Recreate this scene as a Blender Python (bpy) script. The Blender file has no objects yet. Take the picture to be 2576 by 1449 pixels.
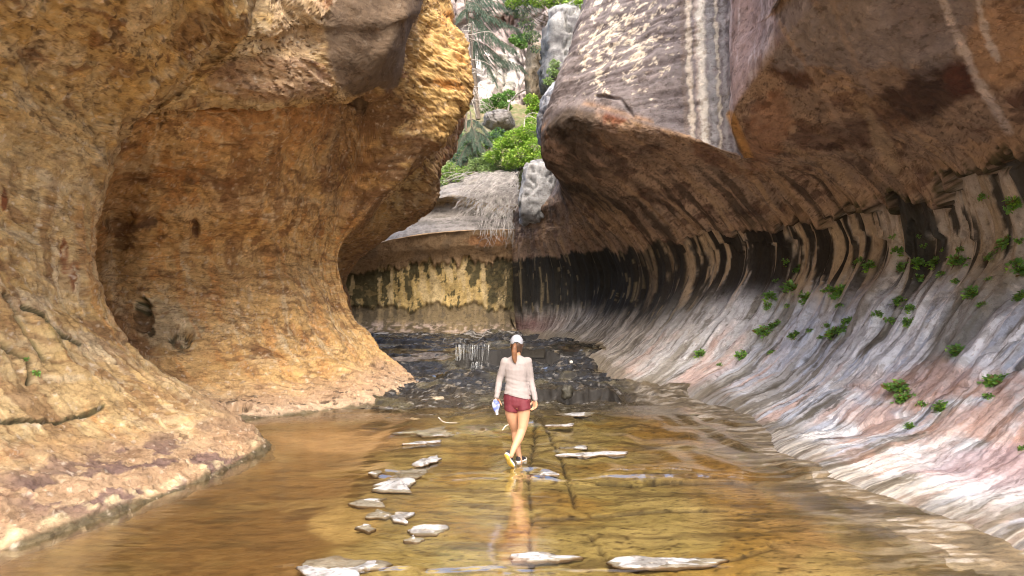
import bpy, bmesh, math, random
import numpy as np
from mathutils import Vector, Matrix

sc = bpy.context.scene
C = sc.collection
R = math.radians

# ------------------------------------------------------------------ camera
FX = 1860.0                      # focal length in photo pixels (2576 px wide frame)
CAMZ = 1.8
PITCH = math.atan(90.5 / FX)
cam_d = bpy.data.cameras.new('camera')
cam_d.sensor_width = 36.0
cam_d.lens = 36.0 * FX / 2576.0
cam_d.clip_start = 0.1
cam_d.clip_end = 2000.0
cam = bpy.data.objects.new('camera', cam_d)
cam.location = (0, 0, CAMZ)
cam.rotation_euler = (R(90) + PITCH, 0, 0)
C.objects.link(cam)
sc.camera = cam

# ------------------------------------------------------------------ sky, soft bounce fill, exposure
SUN_ELEV = R(52)
SUN_AZ = R(170)                  # compass direction the light comes from, clockwise from +Y
world = bpy.data.worlds.new("World")
sc.world = world
world.use_nodes = True
wn = world.node_tree
wn.nodes.clear()
sky = wn.nodes.new('ShaderNodeTexSky')
sky.sky_type = 'NISHITA'
sky.sun_disc = False
sky.sun_elevation = SUN_ELEV
sky.sun_rotation = SUN_AZ
sky.air_density = 1.0
sky.dust_density = 4.0
bg = wn.nodes.new('ShaderNodeBackground')
bg.inputs['Strength'].default_value = 0.15
wo = wn.nodes.new('ShaderNodeOutputWorld')
wn.links.new(sky.outputs['Color'], bg.inputs['Color'])
wn.links.new(bg.outputs['Background'], wo.inputs['Surface'])

bounce_fill_d = bpy.data.lights.new('bounce_fill', 'SUN')
bounce_fill_d.energy = 1.75
bounce_fill_d.angle = R(48)  # broad warm source added to stand in for light bounced off canyon walls
bounce_fill_d.color = (1.0, 0.88, 0.70)
bounce_fill = bpy.data.objects.new('bounce_fill', bounce_fill_d)
dvec = Vector((math.sin(SUN_AZ) * math.cos(SUN_ELEV), math.cos(SUN_AZ) * math.cos(SUN_ELEV), math.sin(SUN_ELEV)))
bounce_fill.rotation_euler = dvec.to_track_quat('Z', 'Y').to_euler()
bounce_fill.location = (8, -20, 30)
C.objects.link(bounce_fill)

sc.view_settings.view_transform = 'Standard'
sc.view_settings.look = 'None'
sc.view_settings.gamma = 1.0
sc.view_settings.use_curve_mapping = False
sc.view_settings.exposure = 1.85
sc.render.engine = 'CYCLES'
sc.cycles.use_denoising = True
sc.cycles.filter_width = 1.0
sc.cycles.max_bounces = 8
sc.cycles.diffuse_bounces = 4
sc.cycles.glossy_bounces = 3
sc.cycles.transparent_max_bounces = 12
sc.cycles.sample_clamp_indirect = 6.0

# ------------------------------------------------------------------ pixel <-> world
CP, SP = math.cos(PITCH), math.sin(PITCH)

def ray(px, py):
    a = (px - 1288.0) / FX
    b = (724.5 - py) / FX
    return np.array([a, CP - SP * b, SP + CP * b])

def P(px, py, Y):
    d = ray(px, py)
    p = d * (Y / d[1])
    p[2] += CAMZ
    return p

def G(px, py, z=0.0):
    d = ray(px, py)
    t = (z - CAMZ) / d[2]
    p = d * t
    p[2] += CAMZ
    return p

def W(x, y, z):
    return np.array([x, y, z], float)

def proj(pts):
    p = np.asarray(pts, float) - np.array([0, 0, CAMZ])
    yc = p[..., 1] * CP + p[..., 2] * SP
    zc = -p[..., 1] * SP + p[..., 2] * CP
    yc = np.maximum(yc, 0.05)
    return 1288 + FX * p[..., 0] / yc, 724.5 - FX * zc / yc

# ------------------------------------------------------------------ noise
_rng = np.random.default_rng(7)
_perm = _rng.permutation(512).astype(np.int32)
_perm = np.concatenate([_perm, _perm])
_g = _rng.normal(size=(512, 3)).astype(np.float32)
_g /= np.linalg.norm(_g, axis=1)[:, None]

from concurrent.futures import ThreadPoolExecutor
_pool = ThreadPoolExecutor(4)

def perlin(p):
    p = np.asarray(p, np.float32)
    shp = p.shape[:-1]
    q = np.ascontiguousarray(p.reshape(-1, 3))
    if len(q) < 40000:
        return _perlin(q).reshape(shp)
    return np.concatenate(list(_pool.map(_perlin, np.array_split(q, max(8, len(q) // 16000))))).reshape(shp)

def _perlin(p):
    i = np.floor(p).astype(np.int32)
    f = p - i
    i &= 511
    u = f * f * f * (f * (f * 6 - 15) + 10)
    out = 0
    for dx in (0, 1):
        wx = u[..., 0] if dx else 1 - u[..., 0]
        hx = _perm[(i[..., 0] + dx) & 511]
        for dy in (0, 1):
            wy = u[..., 1] if dy else 1 - u[..., 1]
            hy = _perm[(hx + i[..., 1] + dy) & 511]
            for dz in (0, 1):
                wz = u[..., 2] if dz else 1 - u[..., 2]
                g = _g[_perm[(hy + i[..., 2] + dz) & 511]]
                dot = g[..., 0] * (f[..., 0] - dx) + g[..., 1] * (f[..., 1] - dy) + g[..., 2] * (f[..., 2] - dz)
                out = out + dot * wx * wy * wz
    return out * 1.6

def fbm(p, octv=4, lac=2.03, gain=0.5, seed=0.0):
    p = np.asarray(p, np.float32) + np.float32(seed * 17.31)
    a, s, out = 1.0, 0.0, 0
    for k in range(octv):
        out = out + a * perlin(p)
        s += a
        a *= gain
        p = p * lac + 3.7
    return out / s * 1.35

def ridged(p, octv=4, seed=0.0, gain=0.5):
    p = np.asarray(p, np.float32) + np.float32(seed * 11.9)
    a, s, out = 1.0, 0.0, 0
    for k in range(octv):
        out = out + a * (1 - 2.2 * np.abs(perlin(p)))
        s += a
        a *= gain
        p = p * 2.07 + 5.1
    return out / s

def sm(x, a, b):
    t = np.clip((x - a) / (b - a), 0, 1)
    return t * t * (3 - 2 * t)

def st(*cols):
    cols = np.broadcast_arrays(*cols)
    return np.stack(cols, -1)

def terrace(t, k=0.7):
    f = np.floor(t)
    return f + sm(t - f, k, 1.0)

def mixc(c, col, m):
    m = np.clip(m, 0, 1)[..., None]
    return c * (1 - m) + np.array(col) * m

def blob(px, py, cx, cy, rx, ry, rot=0.0):
    a = R(rot)
    dx, dy = px - cx, py - cy
    x = dx * math.cos(a) + dy * math.sin(a)
    y = -dx * math.sin(a) + dy * math.cos(a)
    return 1.0 - np.sqrt((x / rx) ** 2 + (y / ry) ** 2)

def poly_dist(x, y, pts):
    """distance from (x, y) arrays to a polyline"""
    d = np.full(x.shape, 1e9)
    for (x0, y0), (x1, y1) in zip(pts[:-1], pts[1:]):
        vx, vy = x1 - x0, y1 - y0
        t = np.clip(((x - x0) * vx + (y - y0) * vy) / (vx * vx + vy * vy + 1e-9), 0, 1)
        d = np.minimum(d, np.hypot(x - x0 - t * vx, y - y0 - t * vy))
    return d

# ------------------------------------------------------------------ object helpers
def link(o, parent=None):
    C.objects.link(o)
    if parent is not None:
        o.parent = parent
    return o

def tag(o, label=None, cat=None, group=None, kind=None):
    if label: o['label'] = label
    if cat: o['category'] = cat
    if group: o['group'] = group
    if kind: o['kind'] = kind
    return o

def mesh_raw(name, verts, faces, mat=None, smooth=True, col=None, uv=None):
    """verts (N,3), faces (M,k) int array, all with the same k"""
    verts = np.ascontiguousarray(verts, np.float32)
    faces = np.ascontiguousarray(faces, np.int32)
    me = bpy.data.meshes.new(name)
    k = faces.shape[1]
    me.vertices.add(len(verts))
    me.vertices.foreach_set('co', verts.ravel())
    me.loops.add(faces.size)
    me.loops.foreach_set('vertex_index', faces.ravel())
    me.polygons.add(len(faces))
    me.polygons.foreach_set('loop_start', np.arange(0, faces.size, k, dtype=np.int32))
    me.polygons.foreach_set('loop_total', np.full(len(faces), k, np.int32))
    me.update(calc_edges=True)
    if smooth:
        me.polygons.foreach_set('use_smooth', np.ones(len(faces), bool))
    if col is not None:
        a = me.attributes.new('col', 'FLOAT_COLOR', 'POINT')
        a.data.foreach_set('color', np.ascontiguousarray(col, np.float32).ravel())
    if uv is not None:
        l = me.uv_layers.new(name='flow')
        l.data.foreach_set('uv', np.ascontiguousarray(uv[faces.ravel()], np.float32).ravel())
    if mat: me.materials.append(mat)
    return me

def grid_faces(nu, nv):
    i = np.arange(nu * nv).reshape(nu, nv)
    return np.stack([i[:-1, :-1], i[1:, :-1], i[1:, 1:], i[:-1, 1:]], -1).reshape(-1, 4)

def new_mat(name):
    m = bpy.data.materials.new(name)
    m.use_nodes = True
    nt = m.node_tree
    nt.nodes.clear()
    out = nt.nodes.new('ShaderNodeOutputMaterial')
    return m, nt, out

def nd(nt, typ, **kw):
    n = nt.nodes.new(typ)
    for k, v in kw.items():
        if k in n.inputs: n.inputs[k].default_value = v
        else: setattr(n, k, v)
    return n

def rock_material(name, grain=9.0, bump=0.5, flow=True, gloss=0.0, colvar=0.35, base_rough=0.85, bdist=0.03, flow_w=.35, fleck=.5, fscale=(1, 1, 1.7), fgrain=None):
    """colour from the mesh's own pigment attribute (alpha = wetness), grain and relief from noise"""
    m, nt, out = new_mat(name)
    L = nt.links.new
    att = nd(nt, 'ShaderNodeAttribute', attribute_name='col')
    tc = nd(nt, 'ShaderNodeTexCoord')
    uvm = nd(nt, 'ShaderNodeUVMap', uv_map='flow')
    n1 = nd(nt, 'ShaderNodeTexNoise', Scale=grain, Detail=8.0, Roughness=0.65)
    L(tc.outputs['Object'], n1.inputs['Vector'])
    n3 = nd(nt, 'ShaderNodeTexNoise', Scale=grain * 5, Detail=4.0, Roughness=0.7)
    L(tc.outputs['Object'], n3.inputs['Vector'])
    mp = nd(nt, 'ShaderNodeMapping')
    mp.inputs['Scale'].default_value = (9.0, 1.1, 1.0) if flow else (3, 3, 3)
    L(uvm.outputs['UV'], mp.inputs['Vector'])
    n2 = nd(nt, 'ShaderNodeTexNoise', Scale=1.6, Detail=7.0, Roughness=0.6)
    L(mp.outputs['Vector'], n2.inputs['Vector'])
    add = nd(nt, 'ShaderNodeMath', operation='ADD')
    fl = nd(nt, 'ShaderNodeMath', operation='MULTIPLY_ADD'); fl.inputs[1].default_value = flow_w; fl.inputs[2].default_value = .5 * (1 - flow_w)
    L(n2.outputs['Fac'], fl.inputs[0])
    L(n1.outputs['Fac'], add.inputs[0]); L(fl.outputs[0], add.inputs[1])
    add2 = nd(nt, 'ShaderNodeMath', operation='MULTIPLY_ADD')
    L(n3.outputs['Fac'], add2.inputs[0]); add2.inputs[1].default_value = 0.6
    L(add.outputs[0], add2.inputs[2])
    mr = nd(nt, 'ShaderNodeMapRange')
    mr.inputs['From Min'].default_value = 0.95; mr.inputs['From Max'].default_value = 1.65
    mr.inputs['To Min'].default_value = 1 - colvar; mr.inputs['To Max'].default_value = 1 + colvar
    L(add2.outputs[0], mr.inputs['Value'])
    mul = nd(nt, 'ShaderNodeVectorMath', operation='SCALE')
    L(att.outputs['Color'], mul.inputs[0]); L(mr.outputs['Result'], mul.inputs['Scale'])
    # crisp dark and pale flecks
    mpf = nd(nt, 'ShaderNodeMapping'); mpf.inputs['Scale'].default_value = fscale
    L((uvm.outputs['UV'] if flow == 'uv' else tc.outputs['Object']), mpf.inputs['Vector'])
    base = mul.outputs['Vector']
    for k, (gs, lo, hi, tint) in enumerate(((1.0, .555, .60, (.40, .34, .30)), (1.9, .57, .60, (1.40, 1.36, 1.30)), (3.3, .565, .60, (.55, .50, .46)))):
        nf_ = nd(nt, 'ShaderNodeTexNoise', Scale=(fgrain or grain) * gs, Detail=9.0, Roughness=.68)
        of = nd(nt, 'ShaderNodeMapping'); of.inputs['Location'].default_value = (k * 7.3 + 1, k * 3.1, k * 5.7)
        L(mpf.outputs['Vector'], of.inputs['Vector']); L(of.outputs['Vector'], nf_.inputs['Vector'])
        m1 = nd(nt, 'ShaderNodeMapRange'); m1.inputs['From Min'].default_value = lo; m1.inputs['From Max'].default_value = hi
        m1.inputs['To Max'].default_value = fleck
        L(nf_.outputs['Fac'], m1.inputs['Value'])
        tv = nd(nt, 'ShaderNodeVectorMath', operation='MULTIPLY'); L(base, tv.inputs[0]); tv.inputs[1].default_value = tint
        mxv = nd(nt, 'ShaderNodeMix', data_type='VECTOR'); L(m1.outputs['Result'], mxv.inputs['Factor'])
        L(base, mxv.inputs[4]); L(tv.outputs['Vector'], mxv.inputs[5])
        base = mxv.outputs[1]
    bs = nd(nt, 'ShaderNodeBsdfPrincipled')
    L(base, bs.inputs['Base Color'])
    rr = nd(nt, 'ShaderNodeMapRange')
    rr.inputs['To Min'].default_value = base_rough; rr.inputs['To Max'].default_value = 0.22
    L(att.outputs['Alpha'], rr.inputs['Value'])
    L(rr.outputs['Result'], bs.inputs['Roughness'])
    bs.inputs['Specular IOR Level'].default_value = 0.35
    bp = nd(nt, 'ShaderNodeBump')
    bp.inputs['Strength'].default_value = bump
    bp.inputs['Distance'].default_value = bdist
    L(add2.outputs[0], bp.inputs['Height'])
    L(bp.outputs['Normal'], bs.inputs['Normal'])
    L(bs.outputs['BSDF'], out.inputs['Surface'])
    return m

def plain_material(name, color, rough=0.7, var=0.25, scale=8.0, bump=0.0, spec=0.4, trans=0.0, bdist=0.01):
    m, nt, out = new_mat(name)
    L = nt.links.new
    tc = nd(nt, 'ShaderNodeTexCoord')
    n = nd(nt, 'ShaderNodeTexNoise', Scale=scale, Detail=5.0, Roughness=0.6)
    L(tc.outputs['Object'], n.inputs['Vector'])
    mr = nd(nt, 'ShaderNodeMapRange')
    mr.inputs['From Min'].default_value = 0.3; mr.inputs['From Max'].default_value = 0.7
    mr.inputs['To Min'].default_value = 1 - var; mr.inputs['To Max'].default_value = 1 + var
    L(n.outputs['Fac'], mr.inputs['Value'])
    mul = nd(nt, 'ShaderNodeVectorMath', operation='SCALE')
    mul.inputs[0].default_value = color[:3]
    L(mr.outputs['Result'], mul.inputs['Scale'])
    bs = nd(nt, 'ShaderNodeBsdfPrincipled')
    L(mul.outputs['Vector'], bs.inputs['Base Color'])
    bs.inputs['Roughness'].default_value = rough
    bs.inputs['Specular IOR Level'].default_value = spec
    if bump:
        bp = nd(nt, 'ShaderNodeBump')
        bp.inputs['Strength'].default_value = bump
        bp.inputs['Distance'].default_value = bdist
        L(n.outputs['Fac'], bp.inputs['Height'])
        L(bp.outputs['Normal'], bs.inputs['Normal'])
    last = bs.outputs['BSDF']
    if trans:
        tr = nd(nt, 'ShaderNodeBsdfTranslucent')
        L(mul.outputs['Vector'], tr.inputs['Color'])
        mx = nd(nt, 'ShaderNodeMixShader')
        mx.inputs[0].default_value = trans
        L(last, mx.inputs[1]); L(tr.outputs[0], mx.inputs[2])
        last = mx.outputs[0]
    L(last, out.inputs['Surface'])
    return m

# ------------------------------------------------------------------ lofted rock sheets
def cr_weights(n, counts):
    """Catmull-Rom sample positions: n control rows, counts samples per segment -> (index4, weight4, param)"""
    idx, wts, par = [], [], []
    for s in range(n - 1):
        k = counts[s]
        ts = np.arange(k) / k
        if s == n - 2: ts = np.append(ts, 1.0)
        for t in ts:
            a, b, c, d = max(s - 1, 0), s, s + 1, min(s + 2, n - 1)
            t2, t3 = t * t, t * t * t
            w = (0.5 * (-t3 + 2 * t2 - t), 0.5 * (3 * t3 - 5 * t2 + 2), 0.5 * (-3 * t3 + 4 * t2 + t), 0.5 * (t3 - t2))
            idx.append((a, b, c, d)); wts.append(w); par.append(s + t)
    return np.array(idx), np.array(wts), np.array(par)

def loft(stations, su, sv, res_px=3.2, maxseg=90, minseg=4):
    """stations: list of equal-length lists of 3D control points -> smooth grid (nu, nv, 3) with row/column params"""
    A = np.array(stations, float)                      # (nu, nv, 3)
    px, py = proj(A)
    vis = (px > -250) & (px < 2826) & (py > -200) & (py < 1650) & (A[..., 1] > 3)
    du = np.hypot(np.diff(px, axis=0), np.diff(py, axis=0)); du = np.where(vis[1:] | vis[:-1], du, 0)
    dv = np.hypot(np.diff(px, axis=1), np.diff(py, axis=1)); dv = np.where(vis[:, 1:] | vis[:, :-1], dv, 0)
    du = np.clip(np.percentile(du, 75, axis=1), 0, None); dv = np.percentile(dv, 80, axis=0)
    cu = np.clip((du / res_px * su).astype(int), minseg, maxseg)
    cv = np.clip((dv / res_px * sv).astype(int), minseg, maxseg)
    iu, wu, pu = cr_weights(A.shape[0], cu)
    iv, wv, pv = cr_weights(A.shape[1], cv)
    B = np.einsum('ukvc,uk->uvc', A[iu], wu)           # along u
    D = np.einsum('uvkc,vk->uvc', B[:, iv], wv)        # along v
    return D, pu, pv

def grid_normals(Pg, flip):
    a = np.gradient(Pg, axis=0); b = np.gradient(Pg, axis=1)
    n = np.cross(a, b)
    n /= np.linalg.norm(n, axis=-1)[..., None] + 1e-9
    return -n if flip else n
# ================================================================== LEFT CANYON WALL
def p2(*t):  # (px, py, Y) rows -> points
    return [P(*a) if len(a) == 3 else W(*a[:3]) for a in t]

def left_profile(Y, sx, dx=0.0):
    pr = [(-3.4, -.7), (sx, 0), (-4.8, .45), (-5.6, 1.1), (-6.25, 2.0), (-6.6, 3.0), (-6.6, 3.9), (-6.25, 4.7),
          (-5.9, 5.15), (-5.1, 5.75), (-4.2, 6.5), (-3.5, 7.4), (-3.2, 13)]
    return [W(x + (dx if 1 < k else 0), Y, z) for k, (x, z) in enumerate(pr)]

LS = [
    left_profile(-1, -4.4), left_profile(3, -4.25), left_profile(6, -4.05), left_profile(8.3, -3.64, .1),
    [W(-3.2, 10, -.7)] + p2((640, 1135, 10.3), (500, 1050, 10.6), (360, 950, 10.8), (240, 820, 10.9), (185, 660, 10.9), (195, 500, 10.9),
        (250, 350, 10.9), (290, 270, 11), (390, 205, 11), (520, 100, 11), (640, -30, 11)) + [W(-3.4, 11, 13)],
    [W(-3.3, 11.2, -.7)] + p2((668, 1110, 11.3), (520, 1010, 11.7), (400, 935, 11.9), (292, 815, 12), (240, 660, 12), (257, 510, 12),
        (312, 355, 12.1), (368, 283, 12.15), (440, 222, 12.0), (556, 112, 11.9), (655, -30, 11.9)) + [W(-3.5, 12, 13)],
    [W(-3.9, 13, -.7)] + p2((610, 1075, 12.9), (450, 1000, 13.1), (340, 930, 13.3), (220, 830, 13.4), (150, 700, 13.4), (262, 352, 12.9),
        (345, 272, 14.2), (394, 280, 12.3), (482, 216, 12.1), (600, 113, 12.05), (692, -30, 12.05)) + [W(-3.5, 12.2, 13)],
    [W(-4.2, 13.8, -.7)] + p2((560, 1050, 13.7), (450, 960, 15), (350, 855, 15.8), (290, 740, 16.3), (270, 620, 16.5), (345, 304, 12.9),
        (410, 282, 15.0), (436, 276, 12.5), (524, 210, 12.2), (640, 110, 12.2), (726, -30, 12.2)) + [W(-3.5, 12.5, 13)],
    [W(-3.9, 13.8, -.7)] + p2((640, 1052, 13.9), (540, 965, 15.2), (460, 860, 16), (410, 745, 16.5), (390, 620, 16.7), (445, 296, 13.05),
        (475, 278, 15.3), (484, 272, 12.7), (572, 204, 12.4), (682, 106, 12.4), (760, -30, 12.5)) + [W(-3.4, 12.8, 13)],
    [W(-3.2, 14.6, -.7)] + p2((800, 1040, 14.9), (745, 950, 16.4), (690, 850, 17.4), (660, 740, 18), (650, 620, 18.2), (680, 282, 13.75),
        (690, 267, 16.2), (690, 262, 13.4), (738, 190, 13), (782, 95, 13), (830, -30, 13.1)) + [W(-3.2, 13.4, 13)],
    [W(-2.6, 15.8, -.7)] + p2((940, 1022, 16), (875, 920, 18), (800, 820, 19), (768, 720, 19.5), (762, 610, 19.6), (842, 268, 15.7),
        (850, 250, 17.0), (862, 243, 14.8), (893, 185, 14.3), (932, 95, 14.2), (962, -30, 14.2)) + [W(-2.6, 14.6, 13)],
    [W(-2.2, 17.6, -.7)] + p2((1010, 990, 17.6), (930, 895, 19.3), (850, 810, 20), (815, 720, 20.4), (806, 625, 20.4), (905, 345, 18.5),
        (935, 272, 17.8), (958, 226, 16.0), (988, 165, 15.2), (1030, 70, 15.0), (1054, -30, 15.0)) + [W(-2.2, 15.6, 13)],
    [W(-2.0, 18.8, -.6)] + p2((1040, 973, 18.9), (950, 885, 20), (875, 805, 20.5), (842, 720, 20.8), (833, 635, 20.8), (880, 525, 20.2),
        (990, 330, 18.7), (1032, 235, 18.0), (1046, 160, 17.8), (1056, 70, 17.7), (1068, -30, 17.7)) + [W(-2.2, 17.6, 13)],
    [W(-2.0, 20, -.4)] + p2((1062, 957, 20), (968, 883, 20.6), (893, 805, 20.9), (861, 720, 21), (849, 640, 21), (908, 560, 20.4),
        (1035, 425, 19.5), (1120, 342, 19.2), (1162, 280, 19.2), (1184, 180, 19.3), (1128, -30, 19.6)) + [W(-1.9, 20, 13.5)],
    [W(-3.6, 22, 0)] + [W(-4.3, 22.4, .7), W(-5.1, 22.5, 1.2), W(-5.8, 22.6, 1.9), W(-6.4, 22.6, 2.9), W(-6.5, 22.6, 3.9)] + p2((900, 585, 22.6),
        (985, 480, 22.4), (1060, 400, 21.8), (1100, 320, 21.4), (1120, 190, 21.2), (1075, -30, 21.2)) + [W(-2.6, 21.5, 14)],
    [W(-5.2, 26.5, .8)] + p2((900, 833, 26.8), (886, 790, 26.5), (875, 745, 26.3), (871, 700, 26.2), (903, 655, 26), (965, 605, 25.7),
        (1048, 556, 25.3), (1097, 500, 25), (1095, 440, 25), (1136, 385, 25), (1158, 285, 25)) + [W(-2.5, 25.4, 15)],
    [W(-7, 28.5, .8)] + [W(-8, 28.7, 1.5), W(-8.4, 28.8, 2.1), W(-8.7, 28.8, 2.8), W(-8.8, 28.8, 3.6), W(-8.5, 28.8, 4.4), W(-7.8, 28.8, 5.2), W(-7, 28.8, 5.8),
        W(-6, 28.8, 6.6), W(-5.4, 28.8, 7.8), W(-5.2, 28.8, 9), W(-5, 28.8, 11), W(-5, 28.8, 15)],
    [W(-11, 30, .8)] + [W(-12, 30, 1.5), W(-12.4, 30, 2.1), W(-12.7, 30, 2.8), W(-12.8, 30, 3.6), W(-12.5, 30, 4.4), W(-12, 30, 5.2), W(-11, 30, 5.8),
        W(-10, 30, 6.6), W(-9.4, 30, 7.8), W(-9.2, 30, 9), W(-9, 30, 11), W(-9, 30, 15)],
]
Pl, ul, vl = loft(LS, 1.0, 1.0, res_px=3.0, maxseg=110, minseg=5)
nu, nv = Pl.shape[:2]
U = np.broadcast_to(ul[:, None], (nu, nv)); V = np.broadcast_to(vl[None, :], (nu, nv))
Nl = grid_normals(Pl, False)
if Nl[np.argmin(abs(ul - 3)), np.argmin(abs(vl - 4)), 0] < 0: Nl = -Nl
seg = np.linalg.norm(np.diff(Pl, axis=0), axis=-1)
Sl = np.concatenate([[0], np.cumsum(np.median(seg, axis=1))])[:, None] + 0 * U
segv = np.linalg.norm(np.diff(Pl, axis=1), axis=-1)
Tl = np.concatenate([np.zeros((nu, 1)), np.cumsum(segv, axis=1)], 1)
px, py = proj(Pl)

# relief: broad swells, exfoliation steps, fluted lower wall, pitted ledge edges
swell = fbm(Pl * .42, 4, seed=1)
Q = np.stack([Pl[..., 0] * .75, Pl[..., 1] * .75, Pl[..., 2] * 1.9 + .35 * Pl[..., 1] - .25 * Pl[..., 0]], -1)
t1 = fbm(Q * .9, 6, gain=.58, seed=2) * 5.0; t2 = fbm(Q * 2.3, 5, gain=.58, seed=3) * 4.0
steps = terrace(t1, .86); steps2 = terrace(t2, .85)
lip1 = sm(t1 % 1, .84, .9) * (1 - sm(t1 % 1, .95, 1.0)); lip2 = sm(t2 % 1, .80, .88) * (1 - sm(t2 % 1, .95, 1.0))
patchy = sm(fbm(Pl * .7, 3, seed=34), -.1, .25)
flute = fbm(st(Sl * 2.6, Tl * .28, 0 * Sl), 4, seed=4)
upper = sm(V, 6.2, 7.2)
lowramp = 1 - sm(V, 1.2, 2.6)
l1 = (U < 6.3)
alc = sm(U, 6.3, 7.0)
bb0 = blob(px, py, 950, 90, 135, 165, 10)
vm0 = (U > 8.6) * (U < 11.6) * sm(V, 7.85, 8.1) * sm(bb0, -.05, .12)
calm = 1 - .85 * vm0
disp = .16 * swell + .034 * steps * (.45 + .8 * upper + .2 * alc) * calm + .011 * steps2 * calm + .06 * flute * sm(V, 1.6, 2.6) * (1 - sm(V, 5.4, 6.8))
micro = fbm(np.stack([Pl[..., 0], Pl[..., 1], Pl[..., 2] * 1.7 + .5 * Pl[..., 0]], -1) * 3.2, 6, gain=.66, seed=5)
scar = ridged(Q * 1.5, 4, seed=32, gain=.6)
disp += .014 * micro * (1 - .6 * lowramp) * calm - .035 * sm(scar, .74, .95) * (1 - .7 * lowramp) * calm
# layered, weathered boulder front with thin ledges at the canyon corner
strat = (U > 11.75) & (U < 13.9)
bz = Pl[..., 2] + .18 * Pl[..., 0] + .35 * fbm(Pl * .9, 3, seed=6)
lay = np.abs(((bz * 2.6) % 1.0) - .5) * 2
wst = sm(U, 11.6, 12.2) * (1 - sm(U, 13.6, 14.2)) * sm(V, 7.2, 8.0)
lay2 = fbm(st(Pl[..., 0] * .35, Pl[..., 1] * .35, bz * 5.5), 5, gain=.55, seed=7)
disp += wst * (.038 * lay2 + .045 * terrace(bz * 3.1 + 1.2 * fbm(Pl * .8, 3, seed=6), .75) % 1 * 0 + .05 * (1 - sm(np.abs(fbm(st(Pl[..., 0] * .5, Pl[..., 1] * .5, bz * 3.2), 3, seed=31)), 0, .12)) * -1)
# crusty broken shore edge
crust = fbm(Pl * 5.5, 4, seed=8)
crust2 = fbm(st(Pl[..., 0] * 3.0, Pl[..., 1] * 1.6, Pl[..., 2] * 3), 5, gain=.6, seed=33)
disp += lowramp * .030 * terrace(crust2 * 3, .6) * sm(V, .9, 1.15) + .02 * crust * lowramp
# hollows in the alcove wall
for cx, cy, rx, ry, dp in [(360, 790, 26, 46, .35), (455, 845, 45, 28, .3), (380, 560, 40, 22, .12), (300, 560, 40, 26, .15), (490, 578, 14, 26, .15),
                           (575, 1030, 60, 18, .35), (170, 660, 14, 50, .12), (905, 260, 22, 14, .25)]:
    b = blob(px, py, cx, cy, rx, ry) + .25 * fbm(Pl * 3.0, 3, seed=9)
    ok = (U > 6.3) if cx > 260 else (U < 6)
    disp -= dp * sm(b, 0, .45) * ok
# overhanging cracks on the near wall
def crack(pts, width, depth, mask):
    global disp
    wob = 7 * fbm(Pl * 2.2, 3, seed=10)
    dd = poly_dist(px + wob, py + wob, pts)
    disp -= depth * (1 - sm(dd, width * .35, width)) * mask
    return dd
cr_l = [crack([(0, 745), (60, 830), (110, 900)], 7, .10, l1), crack([(0, 845), (25, 875), (70, 900), (85, 950)], 8, .12, l1),
        crack([(50, 775), (110, 815), (150, 850), (200, 870)], 5, .07, l1), crack([(0, 1053), (100, 1055), (200, 1035), (260, 1020)], 4, .05, l1),
        crack([(400, 1100), (460, 1085)], 3, .04, l1), crack([(0, 1150), (60, 1135)], 3, .04, l1)]
Pl = Pl + Nl * disp[..., None]
Nl2 = grid_normals(Pl, False)
if Nl2[np.argmin(abs(ul - 3)), np.argmin(abs(vl - 4)), 0] < 0: Nl2 = -Nl2

# pigment
px, py = proj(Pl)
n_big = fbm(Pl * .5, 4, seed=20); n_med = fbm(Q * 1.1, 5, seed=21); n_bed = fbm(st(Pl[..., 0] * .9, Pl[..., 1] * .9, bz * 5.5), 5, seed=22)
n_fine = fbm(Pl * 5.0, 4, seed=23); n_str = fbm(st(Sl * 5.5, Tl * .5, 0 * Sl), 5, seed=24); n_str2 = fbm(st(Sl * 2.2, Tl * .35, 0 * Sl + 3), 4, seed=25)
col = np.ones((nu, nv, 3)) * np.array((.54, .375, .175))
col = mixc(col, (.52, .33, .12), sm(n_big, -.15, .35) * .8)
col = mixc(col, (.62, .49, .31), sm(n_med, .14, .26) * .7)
col = mixc(col, (.24, .125, .055), sm(-n_med, .20, .32) * .7)
col = mixc(col, (.56, .41, .21), sm(fbm(Q * .8, 6, gain=.6, seed=35), .05, .14) * .5)
col = mixc(col, (.20, .09, .04), sm(n_bed, .26, .36) * (.35 + .4 * upper + .3 * alc) * sm(n_big, -.4, .2))
# alcove wall: richer ochre, russet under the lip, dark dusty band, brown pocks
col = mixc(col, (.60, .375, .155), alc * (1 - upper) * .6)
col = mixc(col, (.44, .215, .075), (alc > .5) * sm(V, 5.45, 6.0) * (1 - sm(V, 7.2, 7.4)) * sm(n_big + .35, -.1, .4) * (1 - sm(px, 820, 1000)) * .9)
band = np.exp(-((py - 455 - .02 * (px - 500) + 20 * n_big) / 42) ** 2) * (U > 6.4) * (px < 900)
col = mixc(col, (.17, .085, .045), band * sm(n_bed + .4 * n_med, -.2, .25) * .85)
col = mixc(col, (.62, .47, .30), np.exp(-((py - 515 + 14 * n_big) / 24) ** 2) * (U > 6.4) * sm(n_bed, -.3, .2) * .55)
pock = sm(fbm(Pl * 1.5, 4, seed=26), .28, .42) * (U > 6.4) * (V > 2.5) * (V < 6)
col = mixc(col, (.20, .095, .045), pock * .75)
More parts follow.
